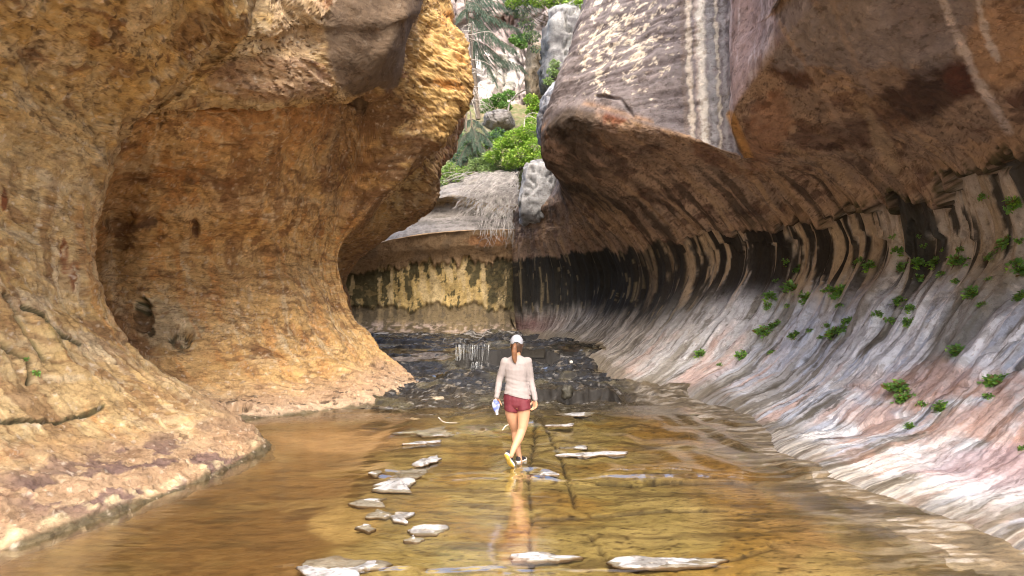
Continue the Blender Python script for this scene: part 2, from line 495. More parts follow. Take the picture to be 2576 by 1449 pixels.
for cx, cy, rx, ry, c, k in [(300, 575, 55, 30, (.10, .05, .03), .8), (375, 560, 30, 18, (.07, .035, .025), .85), (310, 610, 40, 24, (.10, .05, .03), .7), (492, 578, 13, 28, (.10, .045, .025), .9),
                             (420, 815, 120, 85, (.45, .36, .22), .8), (360, 785, 22, 42, (.05, .05, .022), .95), (380, 835, 14, 14, (.05, .04, .02), .9),
                             (455, 860, 34, 26, (.06, .055, .028), .85), (480, 835, 16, 12, (.55, .40, .24), .6), (270, 690, 22, 12, (.52, .40, .25), .7),
                             (160, 640, 12, 60, (.22, .07, .03), .85), (185, 690, 16, 45, (.20, .07, .03), .85), (675, 545, 30, 14, (.62, .52, .40), .7), (10, 500, 10, 40, (.22, .06, .02), .9)]:
    b = blob(px, py, cx, cy, rx, ry) + .45 * n_fine + .25 * n_med
    ok = (U > 6.35) if cx > 262 else (U < 6.2)
    col = mixc(col, c, sm(b, .05, .35) * ok * k)
# mineral drip streaks on the lower walls
zone = sm(V, 1.5, 2.5) * (1 - sm(V, 5.6, 6.6))
col = mixc(col, (.64, .50, .31), sm(n_str + .35 * n_fine, .30, .42) * zone * .7)
col = mixc(col, (.24, .12, .05), sm(-n_str2 - .2 * n_fine, .22, .36) * zone * .6)
col = mixc(col, (.52, .24, .07), sm(n_str2 + .2 * n_fine, .25, .4) * zone * .5)
rim = np.exp(-((U - 5.0) / .35) ** 2) * sm(V, 1.6, 2.4)
col = mixc(col, (.60, .46, .27), rim * sm(n_fine + .5 * n_str, -.3, .1) * .7)
col = mixc(col, (.25, .135, .06), sm(U, 6.0, 6.4) * (1 - sm(U, 7.0, 8.2)) * (V < 6.3) * sm(n_big + .3 * n_med, -.25, .1) * .6)
bl = fbm(st(Pl[..., 0] * .5, Pl[..., 1] * .5, bz * 9), 5, gain=.55, seed=36)
col = mixc(col, (.26, .15, .07), sm(bl, .24, .32) * (.35 + .35 * alc) * (1 - .4 * lowramp))
col = mixc(col, (.62, .49, .30), sm(-bl, .28, .36) * .4)
# green seep film below cracks on the near wall
gz = (U < 6.2) * sm(blob(px, py, 60, 850, 130, 170) + .4 * n_str, .0, .5)
col = mixc(col, (.19, .17, .05), gz * sm(n_str2, -.1, .3) * .6)
for dd in cr_l[:4]:
    col = mixc(col, (.035, .035, .012), (1 - sm(dd, 3, 8)) * (U < 6.2) * .9)
# low apron: pink-brown stone, plum varnish plates with pale rims, crusted edge
ap = (1 - sm(V + .35 * n_med, 1.55, 2.35)) * (U < 6.3)
col = mixc(col, (.33, .215, .135), ap * .85)
vp = fbm(st(Pl[..., 0] * 2.6, Pl[..., 1] * 1.5, Pl[..., 2] * 4), 5, seed=27)
apd = ap * sm(blob(px, py, 330, 1190, 420, 150) + .4 * n_med, -.1, .35)
col = mixc(col, (.15, .095, .085), apd * sm(vp, .0, .14) * .9)
col = mixc(col, (.48, .35, .22), apd * np.exp(-((vp + .03) / .05) ** 2) * .75)
ap2 = (1 - sm(V + .3 * n_med, 1.5, 2.1)) * (U > 6.4)
col = mixc(col, (.42, .285, .19), ap2 * .8)
col = mixc(col, (.48, .365, .26), (1 - sm(V + .2 * n_med, 1.1, 1.5)) * (U > 7) * .7)
col = mixc(col, (.07, .045, .03), ap2 * sm(fbm(st(Pl[..., 0] * 2, Pl[..., 1] * 4, Pl[..., 2] * 9), 4, seed=28), .3, .42) * .9)
edge = np.exp(-((V - 1.12) / .06) ** 2)
col = mixc(col, (.56, .46, .28), edge * sm(crust, -.2, .25) * .8 * (U < 6.2))
col = mixc(col, (.09, .075, .04), (1 - sm(V, 1.0, 1.07)) * .9)
# smooth drab varnish on the hanging boulder, pale old face beside it
dv_ = (U > 8.6) * sm(V, 7.85, 8.1)
bb = blob(px, py, 950, 90, 135, 165, 10) + .12 * n_med
col = mixc(col, (.145, .095, .06), dv_ * (U < 11.6) * sm(bb, -.02, .12) * .92)
col = mixc(col, (.54, .39, .24), (U > 6.4) * (U < 10) * sm(V, 8, 8.2) * sm(blob(px, py, 740, 70, 100, 110) + .2 * n_med, .0, .2) * .7)
col = mixc(col, (.36, .23, .15), (U > 6.4) * (U < 10.5) * sm(V, 8, 8.2) * sm(blob(px, py, 680, 200, 200, 62) + .3 * n_med, .0, .3) * .7)
# gold weathered ledges
col = mixc(col, (.54, .35, .13), wst * .8)
col = mixc(col, (.20, .10, .035), wst * sm(-lay2, .2, .3) * .75)
col = mixc(col, (.60, .26, .06), wst * sm(n_med, .15, .4) * .6)
# browner tone on the corner underside and the farther promontory
und = sm(U, 8.5, 10.5) * (1 - sm(U, 13.8, 14.2)) * sm(V, 5.2, 6.4) * (1 - sm(V, 7.6, 8.3))
col = mixc(col, (.17, .085, .04), und * sm(n_med + .35 * n_bed + .18, -.05, .35) * .8)
far = sm(U, 14.2, 14.8)
col = mixc(col, (.30, .16, .075), far * .75)
lump = far * sm(V, 7.9, 8.6)
col = mixc(col, (.50, .36, .29), lump * sm(n_fine, -.2, .2) * .8)
col = mixc(col, (.30, .08, .02), lump * sm(n_fine, .25, .4) * .8)
# flecks
col = mixc(col, (.68, .58, .46), sm(fbm(Pl * 9, 3, seed=29), .42, .55) * .5)
col = mixc(col, (.10, .055, .03), sm(fbm(Q * 5.5, 4, seed=30), .36, .5) * (.35 + .4 * upper))
col = mixc(col, (.12, .06, .028), np.clip(lip1 * .75 * patchy + lip2 * .6 * sm(-n_big, -.1, .2), 0, 1) * (.45 + .55 * upper + .2 * alc) * (1 - .5 * lowramp))  # thin dark lines painted at flake edges in place of shadow lines
col = mixc(col, (.13, .068, .03), sm(scar, .70, .9) * (.55 + .3 * upper) * (1 - .6 * lowramp))
col = col * (1 - .06 * (U < 6.3) * (1 - upper))[..., None]
vmask = dv_ * (U < 11.6) * sm(bb, -.05, .1)
col = col * (1 + .32 * (1 - .75 * vmask) * np.clip(micro, -1.2, 1.2))[..., None]
col = mixc(col, (.15, .105, .07), vmask * .75)
wet = (1 - sm(V, 1.0, 1.12)) * .4
M_left = rock_material('ochre_sandstone', grain=7, bump=.4, bdist=.04, flow_w=.2, fleck=.5, fgrain=2.2, fscale=(.8, .8, 2.8))
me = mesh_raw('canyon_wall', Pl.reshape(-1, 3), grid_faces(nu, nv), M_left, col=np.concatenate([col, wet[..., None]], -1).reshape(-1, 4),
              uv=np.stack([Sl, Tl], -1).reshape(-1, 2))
o = link(bpy.data.objects.new('canyon_wall', me)); tag(o, kind='structure')
print('left', nu, nv, nu * nv)

# ================================================================== RIGHT CANYON WALL
def right_world(rows): return [W(*r) for r in rows]
RS = [
    [W(0, 30.5, .6)] + p2((1304, 838, 31.3), (1306, 815, 31.6), (1307, 780, 31.7), (1306, 740, 31.7), (1305, 690, 31.6), (1304, 640, 31.4), (1304, 600, 31),
        (1305, 575, 30.9), (1306, 550, 30.8), (1309, 528, 30.5), (1318, 512, 31.8)) + [W(1.1, 34, 7.1), W(1.3, 36, 8), W(1.5, 38, 9)],
    [W(.9, 26, .5)] + p2((1400, 845, 26.8), (1430, 818, 27.3), (1450, 775, 27.8), (1455, 730, 28), (1448, 680, 28), (1430, 625, 27.7), (1412, 585, 27.3),
        (1406, 555, 27.1), (1403, 530, 26.8), (1402, 503, 26.5), (1398, 475, 27.5), (1410, 430, 29), (1430, 350, 30.5)) + [W(4, 31, 12)],
    [W(1.3, 24.4, .3)] + p2((1440, 864, 24.5), (1485, 835, 25), (1525, 790, 25.5), (1545, 735, 26), (1545, 680, 26), (1520, 615, 25.7), (1480, 565, 25.2),
        (1450, 530, 24.9), (1425, 490, 24.5), (1405, 450, 24.2), (1402, 380, 24.6), (1430, 270, 25.4), (1470, 100, 26)) + [W(4, 26, 14)],
    [W(1.9, 22, .2)] + p2((1482, 893, 22), (1540, 855, 22.8), (1598, 800, 23.4), (1628, 740, 23.8), (1628, 680, 23.8), (1600, 610, 23.5), (1545, 545, 23),
        (1480, 490, 22.6), (1400, 430, 22.2), (1360, 385, 22), (1366, 305, 21.8), (1406, 200, 21.6), (1474, -30, 21.8)) + [W(2.6, 22, 14)],
    [W(2.4, 19, -.3)] + p2((1550, 955, 19.1), (1635, 895, 20), (1715, 805, 20.8), (1765, 720, 21.3), (1770, 645, 21.3), (1735, 575, 21), (1670, 515, 20.6),
        (1590, 450, 20.2), (1490, 370, 19.9), (1422, 300, 20), (1445, 236, 20.3), (1482, 140, 20.4), (1540, -30, 20.5)) + [W(3.3, 20.5, 14)],
    [W(3.0, 17.6, -.5)] + p2((1640, 985, 17.7), (1765, 895, 18.4), (1850, 800, 19), (1893, 710, 19.5), (1895, 625, 19.6), (1865, 565, 19.4), (1800, 490, 19),
        (1725, 420, 18.7), (1640, 370, 18.5), (1575, 325, 18.5), (1552, 262, 18.8), (1600, 140, 18.9), (1640, -30, 19)) + [W(3.8, 19, 14)],
    [W(3.6, 16.6, -.6)] + p2((1760, 994, 16.7), (1890, 905, 17.3), (1985, 795, 17.9), (2025, 700, 18.2), (2020, 615, 18.3), (1985, 545, 18.1), (1925, 480, 17.8),
        (1860, 425, 17.5), (1800, 380, 17.4), (1735, 348, 17.4), (1712, 312, 17.7), (1735, 150, 17.9), (1740, -30, 18)) + [W(4.4, 18, 14)],
    [W(3.7, 14.5, -.7)] + p2((1830, 1035, 14.6), (1970, 960, 15.1), (2090, 835, 15.8), (2150, 715, 16.2), (2155, 610, 16.4), (2120, 515, 16.3), (2060, 450, 16.1),
        (2000, 420, 16), (1930, 402, 16.2), (1880, 396, 16.6), (1858, 376, 16.9), (1848, 150, 17.1), (1840, -30, 17.2)) + [W(5.1, 17.3, 14)],
    [W(3.6, 13, -.7)] + p2((1875, 1072, 13), (2020, 985, 13.6), (2150, 850, 14.3), (2215, 720, 14.8), (2225, 605, 15), (2190, 490, 15), (2110, 420, 14.8),
        (2020, 380, 14.6), (1925, 350, 14.6), (1850, 312, 14.6), (1834, 286, 14.6), (1834, 150, 14.7), (1834, -30, 14.8)) + [W(4.4, 14.8, 14)],
    [W(3.4, 11.5, -.7)] + p2((1930, 1108, 11.5), (2110, 1010, 12.3), (2270, 860, 13.1), (2350, 715, 13.6), (2365, 590, 13.9), (2320, 450, 13.8), (2230, 370, 13.5),
        (2130, 310, 13.2), (2030, 250, 13.1), (1945, 190, 13.1), (1905, 155, 13.2), (1906, 70, 13.4), (1910, -30, 13.5)) + [W(4.5, 13.5, 14)],
    [W(3.2, 9, -.7)] + p2((2060, 1180, 9.1), (2300, 1095, 9.6), (2500, 930, 10.3), (2640, 730, 10.8), (2670, 570, 11), (2576, 342, 10.9), (2440, 260, 10.6),
        (2320, 190, 10.4), (2190, 110, 10.3), (2090, 40, 10.3), (2040, -10, 10.4), (2000, -70, 10.6), (1970, -150, 10.9)) + [W(4.0, 11, 14)],
    right_world([(3.4, 6.3, -.7), (4.1, 6.2, 0), (5.2, 6.6, .32), (6.5, 6.9, 1.1), (7.5, 7, 2.2), (7.8, 7, 3.2), (7.3, 7, 4.4), (6.6, 7, 4.9), (5.9, 7, 5.3),
                 (5.2, 7, 5.7), (4.6, 7, 6.15), (4.2, 7, 6.7), (3.9, 7, 7.4), (3.7, 7, 8.4), (3.7, 7, 14)]),
    right_world([(3.8, 2.5, -.7), (4.5, 2.5, 0), (5.5, 2.5, .32), (6.7, 2.5, 1.1), (7.6, 2.5, 2.2), (7.9, 2.5, 3.2), (7.4, 2.5, 4.4), (6.8, 2.5, 4.9), (6.2, 2.5, 5.3),
                 (5.6, 2.5, 5.8), (5.1, 2.5, 6.4), (4.8, 2.5, 7), (4.6, 2.5, 7.8), (4.4, 2.5, 9), (4.4, 2.5, 14)]),
]
RS.insert(0, [p + np.array([-.02 - .02 * k, 2.6, 0]) for k, p in enumerate(RS[0][:11])] + [p + np.array([-.05, 2.6, 0]) for p in RS[0][11:]])
Pr, ur, vr = loft(RS, 1.0, 1.0, res_px=3.0, maxseg=130, minseg=6)
nu, nv = Pr.shape[:2]
ur = ur - 1
U = np.broadcast_to(ur[:, None], (nu, nv)); V = np.broadcast_to(vr[None, :], (nu, nv))
def rnorm(A):
    n = grid_normals(A, False)
    return -n if n[np.argmin(abs(ur - 10)), np.argmin(abs(vr - 5)), 0] > 0 else n
Nr = rnorm(Pr)
segm = np.linalg.norm(np.diff(Pr[:, (vr > 1) & (vr < 6)], axis=0), axis=-1)
Sr = np.concatenate([[0], np.cumsum(segm.mean(1))])[:, None] + 0 * U
Tr = np.concatenate([np.zeros((nu, 1)), np.cumsum(np.linalg.norm(np.diff(Pr, axis=1), axis=-1), axis=1)], 1)

sw = .25 * fbm(st(Sr * .5, Tr * .5, 0 * Sr), 3, seed=40)
f1 = fbm(st(Sr * 1.7 + sw, Tr * .16, 0 * Sr), 4, seed=41)
f2 = fbm(st(Sr * 5.0 + sw, Tr * .30, 0 * Sr), 4, seed=42)
f3 = fbm(st(Sr * 13. + sw * 2, Tr * .8, 0 * Sr), 3, seed=43)
f1r = 1 - 2 * np.abs(f1)                                     # rounded ribs between sharp grooves
fz = sm(V, 1.7, 4.0) * (1 - sm(V, 6.5, 7.6))
disp = .14 * fbm(Pr * .4, 3, seed=44) * (1 - .5 * fz)
disp += fz * ((.11 + .06 * sm(U, 4.5, 6)) * f1r + .08 * f2 + .02 * f3)
disp += sm(V, .95, 1.6) * (1 - sm(V, 2.6, 4.2)) * (.018 * f1 + .03 * f2 + .02 * f3)
# hanging fringe: the fluted wall steps back under a ragged drip edge
jag = .38 * fbm(st(Sr * .9, 0 * Sr, 0 * Sr), 3, seed=45) + .30 * np.abs(fbm(st(Sr * 2.6, 0 * Sr, 0 * Sr + 4), 3, seed=46)) + .22 * sm(U, 3, 5.5) * fbm(st(Sr * 8, 0 * Sr, 0 * Sr + 9), 2, seed=47)
fr = 5.85 - jag * (1 + .4 * sm(U, 5, 9))
rec = (1 - sm(V, fr - .035, fr + .02)) * sm(V, 3.6, 5.2)
fr2 = fr - .55 - .5 * np.abs(fbm(st(Sr * 1.9, 0 * Sr, 0 * Sr + 14), 3, seed=48))
rec2 = (1 - sm(V, fr2 - .03, fr2 + .03)) * sm(V, 3.2, 4.4) * sm(fbm(st(Sr * .8, 0 * Sr, 0 * Sr), 2, seed=49), -.3, .1)
nearamp = .55 + .75 * sm(U, 3.5, 7)
disp -= .10 * np.exp(-((V - fr + .03) / .05) ** 2) * sm(U, 4, 6)
disp -= (.24 * rec + .16 * rec2) * nearamp * sm(U, 2.8, 4.5)
# ceiling and outer face
ceil_ = sm(V, 6.2, 7.0)
Qr = np.stack([Pr[..., 0] * 1.0, Pr[..., 1] * .8, Pr[..., 2] * 1.5], -1)
tc1 = fbm(Qr * 1.1, 6, gain=.6, seed=50) * 4.5
cst = terrace(tc1, .86); lipc = sm(tc1 % 1, .82, .9) * (1 - sm(tc1 % 1, .95, 1.0))
disp += ceil_ * (1 - sm(V, 10.2, 10.8)) * (.022 * cst + .03 * fbm(Pr * 3.2, 4, seed=51))
diag = fbm(st(Sr * 1.2 + Tr * .45, Tr * .6, 0 * Sr), 5, gain=.6, seed=52)
disp += ceil_ * (1 - sm(V, 9.5, 10.5)) * .04 * diag * sm(6 - U, 0, 3)
face = sm(V, 10.6, 11.2)
lz = Pr[..., 2] + .12 * fbm(Pr * 1.1, 3, seed=53)
led = fbm(st(Pr[..., 0] * .6, Pr[..., 1] * .6, lz * 5.0), 4, seed=54)
disp += face * (U < 6.2) * (.04 * np.abs(led) ** .8 * np.sign(led) + .02 * fbm(Pr * 5, 3, seed=55))
microR = fbm(st(Pr[..., 0], Pr[..., 1], Pr[..., 2] * 1.4) * 3.4, 6, gain=.66, seed=56)
microF = fbm(st(Sr * 6 + sw * 2, Tr * 1.6, 0 * Sr), 6, gain=.66, seed=59)
disp += .016 * microR * (face + ceil_ * (1 - face)) + .016 * microF * (1 - ceil_)
px, py = proj(Pr)
for pts, w_, dp_, m_ in [([(2120, 975), (2165, 975), (2185, 985)], 4, .06, V < 4), ([(2230, 965), (2270, 975)], 4, .06, V < 4), ([(2000, 1100), (2110, 1080), (2240, 1040), (2300, 1030), (2400, 985), (2450, 970), (2530, 950), (2576, 940)], 5, .07, V < 4),
                         ([(1985, 35), (1930, 130), (1870, 190), (1800, 290)], 4, .05, (V > 10.6) & (U < 8)), ([(1500, 240), (1560, 250), (1590, 290)], 6, .08, (V > 9.5)),
                         ([(1770, 980), (1830, 930), (1890, 880)], 6, .10, V < 3.5), ([(2410, 450), (2540, 430)], 4, .08, V < 7), ([(2420, 945), (2500, 900), (2576, 860)], 4, .05, V < 4),
                         ([(2360, 760), (2480, 700), (2576, 660)], 3, .03, V < 5), ([(2200, 825), (2280, 790)], 3, .03, V < 4.5)]:
    wob = 9 * fbm(Pr * 1.9, 4, seed=57)
    dd = poly_dist(px + wob, py + wob * .6, pts)
    disp -= dp_ * (1 - sm(dd, w_ * .3, w_)) * m_
# scab plates on the shallow ramp
plate = terrace(fbm(st(Sr * 1.1, Tr * 1.3, 0 * Sr), 4, seed=58) * 4, .8)
disp += (1 - sm(V, 2.6, 3.4)) * sm(V, 1.05, 1.4) * .016 * plate
Pr = Pr + Nr * disp[..., None]
px, py = proj(Pr)

nb = fbm(Pr * .45, 4, seed=60); nm = fbm(Qr * 1.3, 5, seed=61); nf = fbm(Pr * 5, 4, seed=62)
s1 = fbm(st(Sr * 3.2 + sw * 2, Tr * .20, 0 * Sr), 5, seed=63); s2 = fbm(st(Sr * 4.6 + sw * 3, Tr * .36, 0 * Sr), 6, gain=.58, seed=64); s3 = fbm(st(Sr * 1.3 + sw, Tr * .22, 0 * Sr), 5, seed=65)
brk = fbm(Pr * st(1.2, 1.2, 1.6), 6, gain=.6, seed=71)
s4 = fbm(st(Sr * 16 + sw * 4, Tr * .7, 0 * Sr), 4, seed=66)
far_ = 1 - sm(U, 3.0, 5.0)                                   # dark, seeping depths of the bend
near_ = sm(U, 6.5, 9.5)
col = np.ones((nu, nv, 3)) * np.array((.40, .32, .26))
wl = 1 - sm(V, fr - .1, fr + .05)                            # below the fringe
# fluted wall pigments
w_c = np.ones((nu, nv, 3)) * np.array((.54, .53, .54))
w_c = mixc(w_c, (.56, .38, .32), sm(s3 + .3 * nm, .0, .4) * (1 - sm(V, 2.2, 3.2)) * .75)         # pink low ramp
w_c = mixc(w_c, (.50, .54, .63), sm(s1 + .15 * brk, .04, .14) * .85 * sm(U, 4.8, 7))                            # blue-grey sky sheen painted into the streaks
w_c = mixc(w_c, (.23, .205, .165), sm(-s3 - .2 * s1, .14, .24) * .85)                              # olive dry bands
w_c = mixc(w_c, (.88, .87, .88), sm(s2 + .3 * s1 + .1 * near_ + .28 * brk, .14, .24) * (.3 + .7 * near_) * (1 - .8 * sm(V, 4.0, 5.2)))
w_c = mixc(w_c, (.10, .085, .06), sm(-s2 - .4 * brk, .26, .36) * .75)
w_c = mixc(w_c, (.40, .37, .33), sm(brk, .24, .32) * .5)
w_c = mixc(w_c, (.21, .19, .15), sm(blob(px, py, 2440, 790, 60, 190, 38) + .25 * s1, 0, .3) * .8)
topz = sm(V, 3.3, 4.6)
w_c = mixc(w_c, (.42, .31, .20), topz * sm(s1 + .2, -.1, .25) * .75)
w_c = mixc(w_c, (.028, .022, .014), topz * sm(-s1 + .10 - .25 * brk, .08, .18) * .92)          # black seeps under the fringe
redl = sm(blob(px, py, 2420, 1060, 330, 170) + .3 * nm, -.1, .4) * (V < 3.4)
w_c = mixc(w_c, (.56, .32, .23), redl * sm(nm + .15, -.2, .3) * .65)
pur = sm(blob(px, py, 2500, 1180, 240, 70) + .3 * nm, -.1, .4) * (V < 3)
w_c = mixc(w_c, (.48, .36, .39), pur * .7)
# bend: black seep curtain above, grey streaks sweeping into the floor
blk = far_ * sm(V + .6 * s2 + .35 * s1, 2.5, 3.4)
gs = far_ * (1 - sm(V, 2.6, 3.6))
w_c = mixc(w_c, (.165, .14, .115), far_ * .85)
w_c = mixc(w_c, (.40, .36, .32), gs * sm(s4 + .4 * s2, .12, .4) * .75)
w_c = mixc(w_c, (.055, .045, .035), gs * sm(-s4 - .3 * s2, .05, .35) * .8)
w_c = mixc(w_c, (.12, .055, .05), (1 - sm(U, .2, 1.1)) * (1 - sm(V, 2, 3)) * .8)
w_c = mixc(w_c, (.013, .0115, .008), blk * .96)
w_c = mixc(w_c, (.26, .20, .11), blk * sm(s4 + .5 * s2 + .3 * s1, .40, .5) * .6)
mid_ = sm(U, 2.6, 4.0) * (1 - sm(U, 6.6, 8.2))
w_c = mixc(w_c, (.028, .021, .014), mid_ * sm(V, 3.2, 4.2) * sm(-s1 - .5 * s2 + .12, .0, .10) * .95)
w_c = mixc(w_c, (.46, .33, .20), mid_ * sm(V, 3.0, 4.0) * sm(s1 + .5 * s2, .08, .18) * .9)
# ceiling pigments
c_c = np.ones((nu, nv, 3)) * np.array((.29, .20, .14))
c_c = mixc(c_c, (.36, .235, .15), sm(nb + .4 * nm, .04, .18) * .75)
c_c = mixc(c_c, (.11, .062, .042), sm(nm, .2, .3) * .75)
c_c = mixc(c_c, (.42, .27, .15), sm(s1 + .35 * nm, .28, .4) * .55)
c_c = mixc(c_c, (.07, .038, .025), lipc * .7 * sm(nb + .2, -.2, .2))  # shade line painted along each ceiling step edge
c_c = mixc(c_c, (.10, .045, .03), sm(fbm(Qr * 1.9, 5, seed=67), .22, .4) * .6)
c_c = mixc(c_c, (.085, .058, .042), (1 - sm(U, 3.6, 5.6)) * sm(V, 7.6, 8.8) * sm(diag + .5, .0, .5) * .9)
c_c = mixc(c_c, (.33, .215, .15), (1 - sm(U, 4, 6)) * sm(diag, .16, .36) * .6)
for cx, cy, rx, ry, rot, c, k in [(2350, 225, 150, 85, -28, (.052, .026, .018), .92), (2420, 200, 60, 60, 0, (.09, .03, .018), .7), (2000, 180, 80, 55, 30, (.075, .03, .02), .85), (2150, 330, 180, 45, -12, (.10, .05, .032), .65),
                                  (1560, 270, 34, 55, 35, (.22, .07, .03), .85), (1590, 290, 14, 40, -35, (.50, .32, .16), .7), (2220, 360, 26, 100, -28, (.42, .30, .19), .7), (1800, 400, 90, 24, 30, (.16, .075, .045), .7),
                                  (2230, 60, 330, 140, 0, (.26, .215, .20), .9), (2000, 90, 90, 120, 0, (.29, .24, .225), .85), (1430, 300, 80, 80, 0, (.05, .036, .026), .8), (1500, 500, 110, 26, 24, (.04, .03, .022), .8),
                                  (2520, 110, 110, 120, 0, (.44, .26, .14), .75), (1930, 330, 60, 140, 25, (.30, .14, .07), .55), (2300, 40, 70, 100, 0, (.20, .155, .14), .6)]:
    b = blob(px, py, cx, cy, rx, ry, rot) + .35 * nm + .2 * nf
    c_c = mixc(c_c, c, sm(b, .0, .4) * k)
up_ = sm(U, 1.0, 3.0) * (1 - sm(U, 7.5, 9.5)) * (1 - sm(V + .6 * nm, 7.0, 8.6))
c_c = mixc(c_c, (.055, .036, .024), up_ * sm(-s1 - .5 * s2, .10, .2) * .8)
c_c = mixc(c_c, (.36, .235, .135), up_ * sm(s1 + .5 * s2, .16, .28) * .7)
# pale runs down the near ceiling
for pts, w_, c in [([(2360, -30), (2405, 80), (2430, 140), (2480, 240), (2540, 330)], 16, (.60, .50, .44)), ([(2455, -30), (2480, 90), (2510, 150)], 14, (.60, .52, .46)), ([(1960, 60), (2050, 200), (2130, 340)], 9, (.36, .25, .18)), ([(2080, -30), (2130, 110), (2190, 240)], 13, (.34, .25, .2))]:
    dd = poly_dist(px, py, pts) + 10 * nf
    c_c = mixc(c_c, c, (1 - sm(dd, w_ * .3, w_)) * sm(U, 8.5, 9.2) * .75)
# outer face pigments
f_c = np.ones((nu, nv, 3)) * np.array((.165, .14, .14))
f_c = mixc(f_c, (.23, .195, .19), sm(led, .08, .18) * .7)
f_c = mixc(f_c, (.09, .07, .068), sm(-led, .2, .3) * .75)
lich = sm(fbm(Pr * st(3.2, 3.2, 5.0), 6, gain=.72, seed=68) + .30 * blob(px, py, 1560, 90, 140, 130), .20, .34) * (U < 5.9) * sm(blob(px, py, 1570, 110, 230, 200) + .2 * nf, 0, .3)
f_c = mixc(f_c, (.66, .58, .46), lich * .85)
pxs = px + 5 * fbm(st(Pr[..., 2] * 1.2, 0 * Sr, 0 * Sr), 3, seed=69) + 9 * nf
stre = (U > 5.2) & (U < 7.75)
for x_, w_, c, k in [(1735, 9, (.66, .57, .46), .9), (1765, 15, (.70, .64, .55), .95), (1790, 12, (.30, .29, .29), .85), (1805, 5, (.60, .53, .42), .8), (1822, 9, (.32, .30, .29), .8), (1720, 7, (.20, .15, .12), .6), (1842, 6, (.40, .36, .33), .6), (1752, 5, (.38, .30, .26), .7)]:
    xx = x_ + (py - 150) * .035
    f_c = mixc(f_c, c, (1 - sm(np.abs(pxs - xx) + 4 * nm, w_ * .3, w_ * 1.15)) * stre * k * .85)
pk = (U > 7.75) & (U < 9.6)
f_c = mixc(f_c, (.36, .255, .235), pk * .85)
f_c = mixc(f_c, (.56, .47, .46), pk * sm(fbm(st(px * .06, Pr[..., 2] * .4, 0 * px), 4, seed=70) + .3 * nf, .1, .4) * .8)
f_c = mixc(f_c, (.24, .19, .18), sm(U, 8.9, 9.3) * sm(nm, -.2, .3) * .6)
f_c = mixc(f_c, (.42, .24, .12), np.exp(-((V - 10.75) / .10) ** 2) * (U < 5.6) * sm(nm, -.2, .3) * .5)
lipb = sm(V, 10.35, 10.75) * (U < 9.5) + sm(V, 11.5, 13) * (U >= 9.5)
wlm = np.clip(wl, 0, 1)
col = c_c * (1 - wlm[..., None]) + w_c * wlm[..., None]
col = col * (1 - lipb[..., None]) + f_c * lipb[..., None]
# orange broken edge where the near slab has come away
dd = poly_dist(px, py, [(1838, 290), (1862, 345), (1885, 400)])
col = mixc(col, (.50, .26, .08), (1 - sm(dd, 6, 16)) * (U > 6.4) * (V > 9) * .8)
fringe_b = np.exp(-((V - fr - .25) / .25) ** 2)
col = mixc(col, (.38, .235, .13), fringe_b * sm(U, 4, 6) * sm(nm, -.3, .2) * .6)
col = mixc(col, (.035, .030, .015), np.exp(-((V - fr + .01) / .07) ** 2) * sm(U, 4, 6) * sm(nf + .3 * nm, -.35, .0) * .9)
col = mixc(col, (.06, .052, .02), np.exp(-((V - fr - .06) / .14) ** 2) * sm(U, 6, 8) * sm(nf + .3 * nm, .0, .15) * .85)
# wet margin by the stream
mar = 1 - sm(V + .25 * nm, 1.12, 1.5)
col = mixc(col, (.17, .14, .095), mar * .7)
col = mixc(col, (.62, .57, .50), mar * sm(s4 + .3 * s2, .12, .35) * sm(U, 6, 8) * .8)
col = col * (1 + .40 * np.clip(microR * ceil_ + microF * .6 * (1 - ceil_), -1.2, 1.2))[..., None]
wet = np.clip(wlm * (1 - far_) * (.2 + .5 * sm(s1, 0, .3)) * (1 - topz * .4) + .35 * (1 - sm(V, 1.1, 1.4)), 0, .9) * (1 - lipb)
M_right = rock_material('streaked_sandstone', grain=8, bump=.55, bdist=.04, colvar=.3, flow_w=.18, fleck=.5, fgrain=1.5, flow='uv', fscale=(3.2, 1, 1))
M_roof = rock_material('overhang_sandstone', grain=7, bump=.6, bdist=.04, colvar=.3, flow_w=.05, fleck=.6, fgrain=2.2, fscale=(1.2, .8, 1.5))
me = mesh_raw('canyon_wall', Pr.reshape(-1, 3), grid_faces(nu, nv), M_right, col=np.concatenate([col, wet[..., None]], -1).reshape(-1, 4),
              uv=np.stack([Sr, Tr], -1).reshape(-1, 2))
o = link(bpy.data.objects.new('canyon_wall', me)); tag(o, kind='structure')
vface = (V + .35 * nm)[:-1, :-1].ravel()
frf = (fr + .6)[:-1, :-1].ravel()
me.materials.append(M_roof); me.polygons.foreach_set('material_index', (vface > frf).astype(np.int32)); me.update()
R_GRID = (Pr, rnorm(Pr), px, py, V)
print('right', nu, nv, nu * nv)

